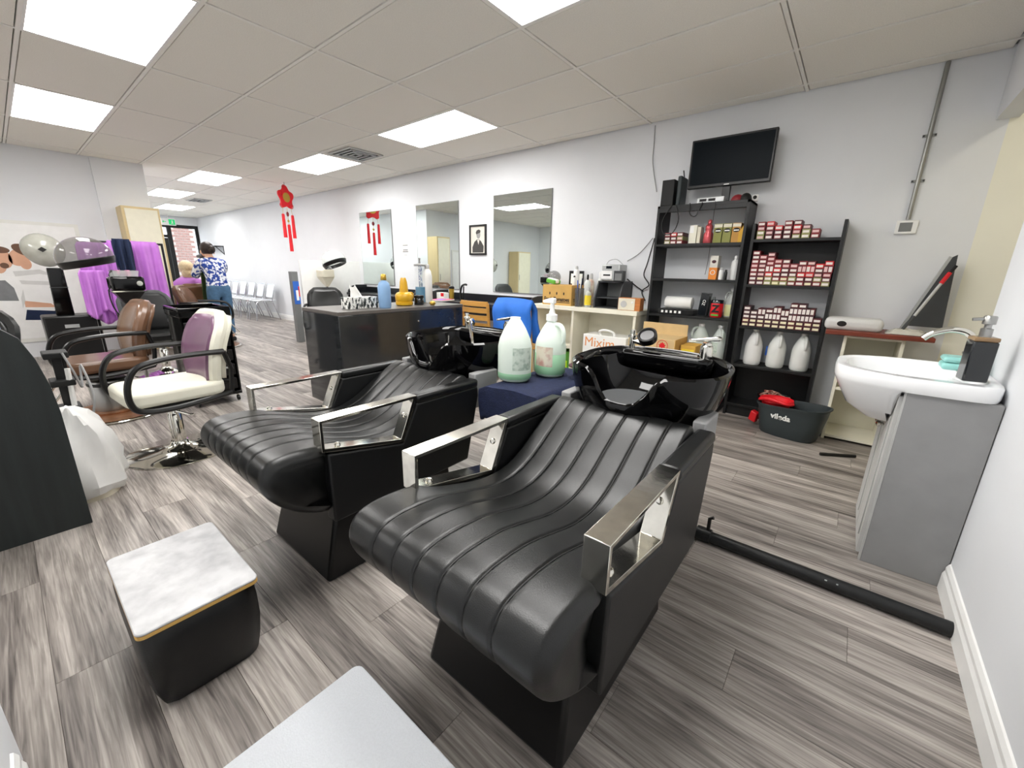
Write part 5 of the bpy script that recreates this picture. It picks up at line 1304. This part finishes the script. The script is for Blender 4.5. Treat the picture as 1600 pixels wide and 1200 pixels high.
# ================================================================== people, shop door area
def skin_mesh(name, chain, mat, parent, sub=2):
    """chain: list of polylines [(x,y,z,r), ...]; shared first points are welded"""
    vs = []; es = []; idx = {}
    for pl in chain:
        prev = None
        for (x, y, z, r) in pl:
            k = (round(x, 4), round(y, 4), round(z, 4))
            if k not in idx: idx[k] = len(vs); vs.append((x, y, z, r))
            if prev is not None and prev != idx[k]: es.append((prev, idx[k]))
            prev = idx[k]
    me = bpy.data.meshes.new(name); me.from_pydata([v[:3] for v in vs], es, []); me.materials.append(MATS[mat])
    o = bpy.data.objects.new(name, me); COL.objects.link(o)
    if parent: o.parent = parent
    me.skin_vertices or o.modifiers.new('Skin', 'SKIN')
    if not o.modifiers: o.modifiers.new('Skin', 'SKIN')
    if not me.skin_vertices:
        bm = bmesh.new(); bm.from_mesh(me); bm.verts.layers.skin.verify(); bm.to_mesh(me); bm.free()
    for i, v in enumerate(vs):
        sv = me.skin_vertices[0].data[i]; r = v[3]; sv.radius = r if isinstance(r, tuple) else (r, r); sv.use_root = (i == 0)
    o.modifiers['Skin'].use_smooth_shade = True
    m = o.modifiers.new('Subdivision', 'SUBSURF'); m.levels = sub; m.render_levels = sub
    return o
def fingers(palm, d, up, side, s=1.):
    d = Vector(d).normalized(); up = Vector(up).normalized(); sd = d.cross(up).normalized()*side; out = []
    base = Vector(palm)
    for k, (o, L) in enumerate(((-.030, .062), (-.010, .074), (.010, .07), (.028, .055))):
        p0 = base+d*.045+sd*o; p1 = p0+d*L*.5; p2 = p0+d*L*.85-up*L*.35
        out.append([(*base, .022), (*p0, .011), (*p1, .0095), (*p2, .0085)])
    p0 = base+d*.01-sd*.04; p1 = p0+d*.035-sd*.02
    out.append([(*base, .022), (*p0, .012), (*p1, .010)])
    return out
# woman: stands right of the client, faces -x / slightly towards the client, arms forward.  local: faces -x
def woman():
    t = thing('person', 'standing person in a blue patterned top and jeans drying hair', 'person', (-7.86, 2.22, 0), math.radians(8))
    body = [[(0, 0, .86, (.12, .10)), (.0, 0, 1.0, (.095, .08)), (-.03, 0, 1.14, (.10, .08)), (-.07, 0, 1.25, (.10, .07)), (-.10, 0, 1.31, (.055, .055)), (-.125, 0, 1.35, .05), (-.16, 0, 1.41, (.078, .085)), (-.165, 0, 1.465, (.075, .085))]]
    for s in (-1, 1):
        body.append([(0, 0, .86, (.12, .10)), (.01, s*.085, .80, .075), (-.01, s*.095, .48, .06), (.0, s*.095, .27, .052), (.01, s*.095, .08, .036), (-.10, s*.10, .035, .035), (-.16, s*.10, .03, .028)])
    RA = [(-.07, 0, 1.25, (.10, .07)), (-.08, .15, 1.24, .045), (-.20, .21, 1.10, .045), (-.36, .10, 1.20, .036), (-.45, .06, 1.27, .026)]
    LA = [(-.07, 0, 1.25, (.10, .07)), (-.08, -.15, 1.23, .045), (-.20, -.20, 1.04, .045), (-.36, -.12, 1.07, .036), (-.45, -.08, 1.10, .026)]
    body += [RA, LA]+fingers((-.47, .05, 1.285), (-1, -.1, .2), (0, 0, 1), 1)+fingers((-.47, -.07, 1.105), (-1, .2, 0), (0, 0, 1), -1)
    body += [[RA[-1], (-.47, .05, 1.285, .022)], [LA[-1], (-.47, -.07, 1.105, .022)]]
    b = skin_mesh('body', body, 'skin', t, 2)
    e = .012
    top = [[(.01, 0, .82, (.172, .14)), (0, 0, .90, (.165, .133)), (.0, 0, 1.0, (.152, .122)), (-.03, 0, 1.14, (.16, .125)), (-.07, 0, 1.25, (.148, .105)), (-.095, 0, 1.29, (.08, .075))],
           [(-.07, 0, 1.25, (.148, .105)), (-.08, .16, 1.24, .075), (-.14, .19, 1.17, .072), (-.20, .21, 1.10, .066), (-.27, .165, 1.145, .058)],
           [(-.07, 0, 1.25, (.148, .105)), (-.08, -.16, 1.23, .075), (-.14, -.18, 1.14, .072), (-.20, -.20, 1.04, .066), (-.27, -.165, 1.055, .058)]]
    skin_mesh('patterned_top', top, 'shirt_print', t, 2)
    jn = [[(0, 0, .96, (.15, .122)), (0, 0, .88, (.162, .132)), (.01, .085, .79, .105), (-.005, .095, .48, .074), (.0, .095, .27, .064), (.01, .095, .10, .056)], [(0, 0, .88, (.162, .132)), (.01, -.085, .79, .105), (-.005, -.095, .48, .074), (.0, -.095, .27, .064), (.01, -.095, .10, .056)]]
    skin_mesh('jeans', jn, 'jeans', t, 2)
    A = []
    for i in range(10):
        z = 1.12-.62*i/9; row = []
        for j in range(11):
            a = -1.05+2.1*j/10; r = .165+.035*(i/9); row.append((-.02-r*math.cos(a), (r+.02)*math.sin(a), z))
        A.append(row)
    MB().grid(A).build('apron', 'apron', t, smooth=80, solid=.006)
    MB().ell((-.145, 0, 1.455), (.105, .095, .105), 20, 14).build('hair', 'hair_dark', t, smooth=True)
    MB().ell((-.035, .015, 1.44), (.05, .05, .06), 16, 10).build('hair_bun', 'hair_dark', t, smooth=True)
    f = MB().ell((-.222, 0, 1.40), (.03, .06, .075), 14, 10).build('face', 'skin', t, smooth=True)
    MB().ell((-.257, 0, 1.395), (.014, .012, .018), 10, 8).build('nose', 'skin', f, smooth=True)
    for s in (-1, 1): MB().ell((-.247, s*.028, 1.418), (.006, .011, .006), 8, 6).build('eye', 'hair_dark', f, smooth=True)
    MB().box(-.252, -.243, -.02, .02, 1.357, 1.364).build('mouth', 'dark_red', f)
    for s in (-1, 1): MB().ell((-.15, s*.092, 1.40), (.018, .01, .028), 10, 8).build('ear', 'skin', f, smooth=True)
    for s in (-1, 1): MB().box(-.175, .045, s*.1-.04, s*.1+.04, 0, .07).build('shoe', 'black_matte', t, bevel=.02, seg=3)
    return t
woman()
t = thing('hair_blower', 'black handheld hair dryer held over the client', 'hair dryer', (-8.36, 2.20, 1.31), math.radians(8))
MB().tube([(.10, 0, .05), (-.10, 0, .03)], [.036, .028], 14).build('barrel', 'black_plastic', t, smooth=True)
MB().tube([(.05, 0, .03), (.06, 0, -.08)], .016, 10).build('handle', 'black_plastic', t, smooth=True)
# seated client under a purple cape, facing -x
t = thing('person', 'seated client with light hair wrapped in a purple cape', 'person', (-8.55, 2.02, 0), math.radians(0))
cb = [[(0, 0, .52, (.15, .13)), (.02, 0, .72, (.13, .11)), (.03, 0, .90, (.16, .10)), (.01, 0, .99, (.06, .06)), (.0, 0, 1.05, .052), (-.02, 0, 1.12, (.075, .085)), (-.02, 0, 1.19, (.07, .08))]]
for s in (-1, 1):
    cb.append([(0, 0, .52, (.15, .13)), (-.12, s*.09, .53, .085), (-.40, s*.10, .53, .065), (-.44, s*.10, .30, .052), (-.43, s*.10, .10, .04), (-.50, s*.10, .06, .035)])
    cb.append([(.03, 0, .90, (.16, .10)), (.0, s*.19, .89, .05), (-.08, s*.22, .68, .042), (-.25, s*.12, .64, .032)])
skin_mesh('body', cb, 'skin2', t, 2)
R = []
for i, (z, rx, ry, ox) in enumerate(((1.02, .07, .075, .0), (.97, .12, .16, .01), (.90, .16, .24, .0), (.75, .24, .28, -.07), (.60, .34, .30, -.16), (.48, .38, .31, -.2), (.36, .40, .32, -.22))):
    R.append([(ox+rx*math.cos(a)*(1+.03*math.sin(7*a+i)*i/3), ry*math.sin(a)*(1+.04*math.sin(9*a+i)*i/3), z) for a in [2*PI*k/40 for k in range(40)]])
MB().grid(R, closev=True).build('purple_cape', 'purple', t, smooth=80, solid=.006)
MB().ell((.0, 0, 1.16), (.11, .105, .115), 20, 14).build('hair', 'hair_blond', t, smooth=True)
MB().ell((.05, 0, 1.06), (.06, .09, .09), 16, 10).build('hair_back', 'hair_blond', t, smooth=True)
f = MB().ell((-.085, 0, 1.12), (.034, .06, .075), 14, 10).build('face', 'skin2', t, smooth=True)
MB().ell((-.122, 0, 1.115), (.012, .011, .016), 10, 8).build('nose', 'skin2', f, smooth=True)
for s in (-1, 1): MB().ell((-.114, s*.026, 1.137), (.005, .01, .005), 8, 6).build('eye', 'hair_dark', f, smooth=True)
MB().box(-.119, -.11, -.018, .018, 1.078, 1.084).build('mouth', 'dark_red', f)
styling_chair('styling chair carrying the seated client', (-8.52, 2.02, 0), math.radians(-90), 'leather', 'brown_leather', 'brown_leather', 'chrome', arm=False)
# exit sign
a, b = fx(252, 338, XF+.25), fx(268, 350, XF+.25)
t = thing('exit_sign', 'green and white running figure exit sign near the shop door', 'sign', (XF+.4, 3.40, 2.36))
MB().box(-.02, .02, -.16, .16, -.09, .09).build('sign_box', 'white', t, bevel=.003)
MB().box(.02, .022, .0, .14, -.07, .07).build('green_panel', 'exit_green', t)
MB().box(.02, .022, -.13, -.06, -.008, .008).build('arrow', 'exit_green', t); MB().prism([(-.145, 0), (-.11, .03), (-.11, -.03)], 'x', .02, .022).build('arrow', 'exit_green', t)
MB().ell((.0225, .08, .042), (.002, .012, .012), 10, 6).build('figure', 'paper', t); MB().prism([(.05, -.05), (.07, -.01), (.06, .02), (.09, .025), (.1, .0), (.085, -.01), (.1, -.05), (.09, -.055), (.075, -.02), (.06, -.055)], 'x', .022, .0235).build('figure', 'paper', t)
MB().tube([(0, 0, .09), (0, 0, CZ-2.36)], .01, 8).build('stem', 'white', t)
# row of steel waiting chairs
def wait_chair(label):
    t = thing('waiting_chair', label, 'chair', (0, 0, 0), 0, 'steel waiting chairs along the wall')
    for s in (-1, 1):
        MB().tube(spline([(s*.21, -.27, .0), (s*.21, -.25, .22), (s*.21, -.2, .43), (s*.21, .15, .44)], 4), .012, 8).build('front_leg', 'steel_chair', t, smooth=True)
        MB().tube([(s*.21, .24, .0), (s*.21, .10, .43), (s*.21, .20, .80)], .012, 8).build('rear_leg', 'steel_chair', t, smooth=True)
    MB().prism(rr(.22, .21, .04), 'z', .435, .455).build('seat', 'seat_glass', t, bevel=.006, loc=(0, -.03, 0))
    MB().box(-.2, .2, -.008, .008, -.16, .16, Matrix.Translation((0, .17, .66)) @ Matrix.Rotation(math.radians(-14), 4, 'X')).build('backrest', 'seat_glass', t, bevel=.006)
    MB().tube([(-.21, .20, .80), (.21, .20, .80)], .012, 8).build('top_rail', 'steel_chair', t, smooth=True)
    return t
nm = ['nearest', 'second nearest', 'third nearest', 'fourth nearest', 'fifth nearest', 'farthest']
c0 = wait_chair('pale steel waiting chair along the mirror wall, nearest of the row'); c0.location = (-10.55, 3.84, 0)
for k in range(1, 6): dup(c0, (-10.55-.56*k, 3.84, 0), 0, 'pale steel waiting chair along the mirror wall, %s of the row' % nm[k])
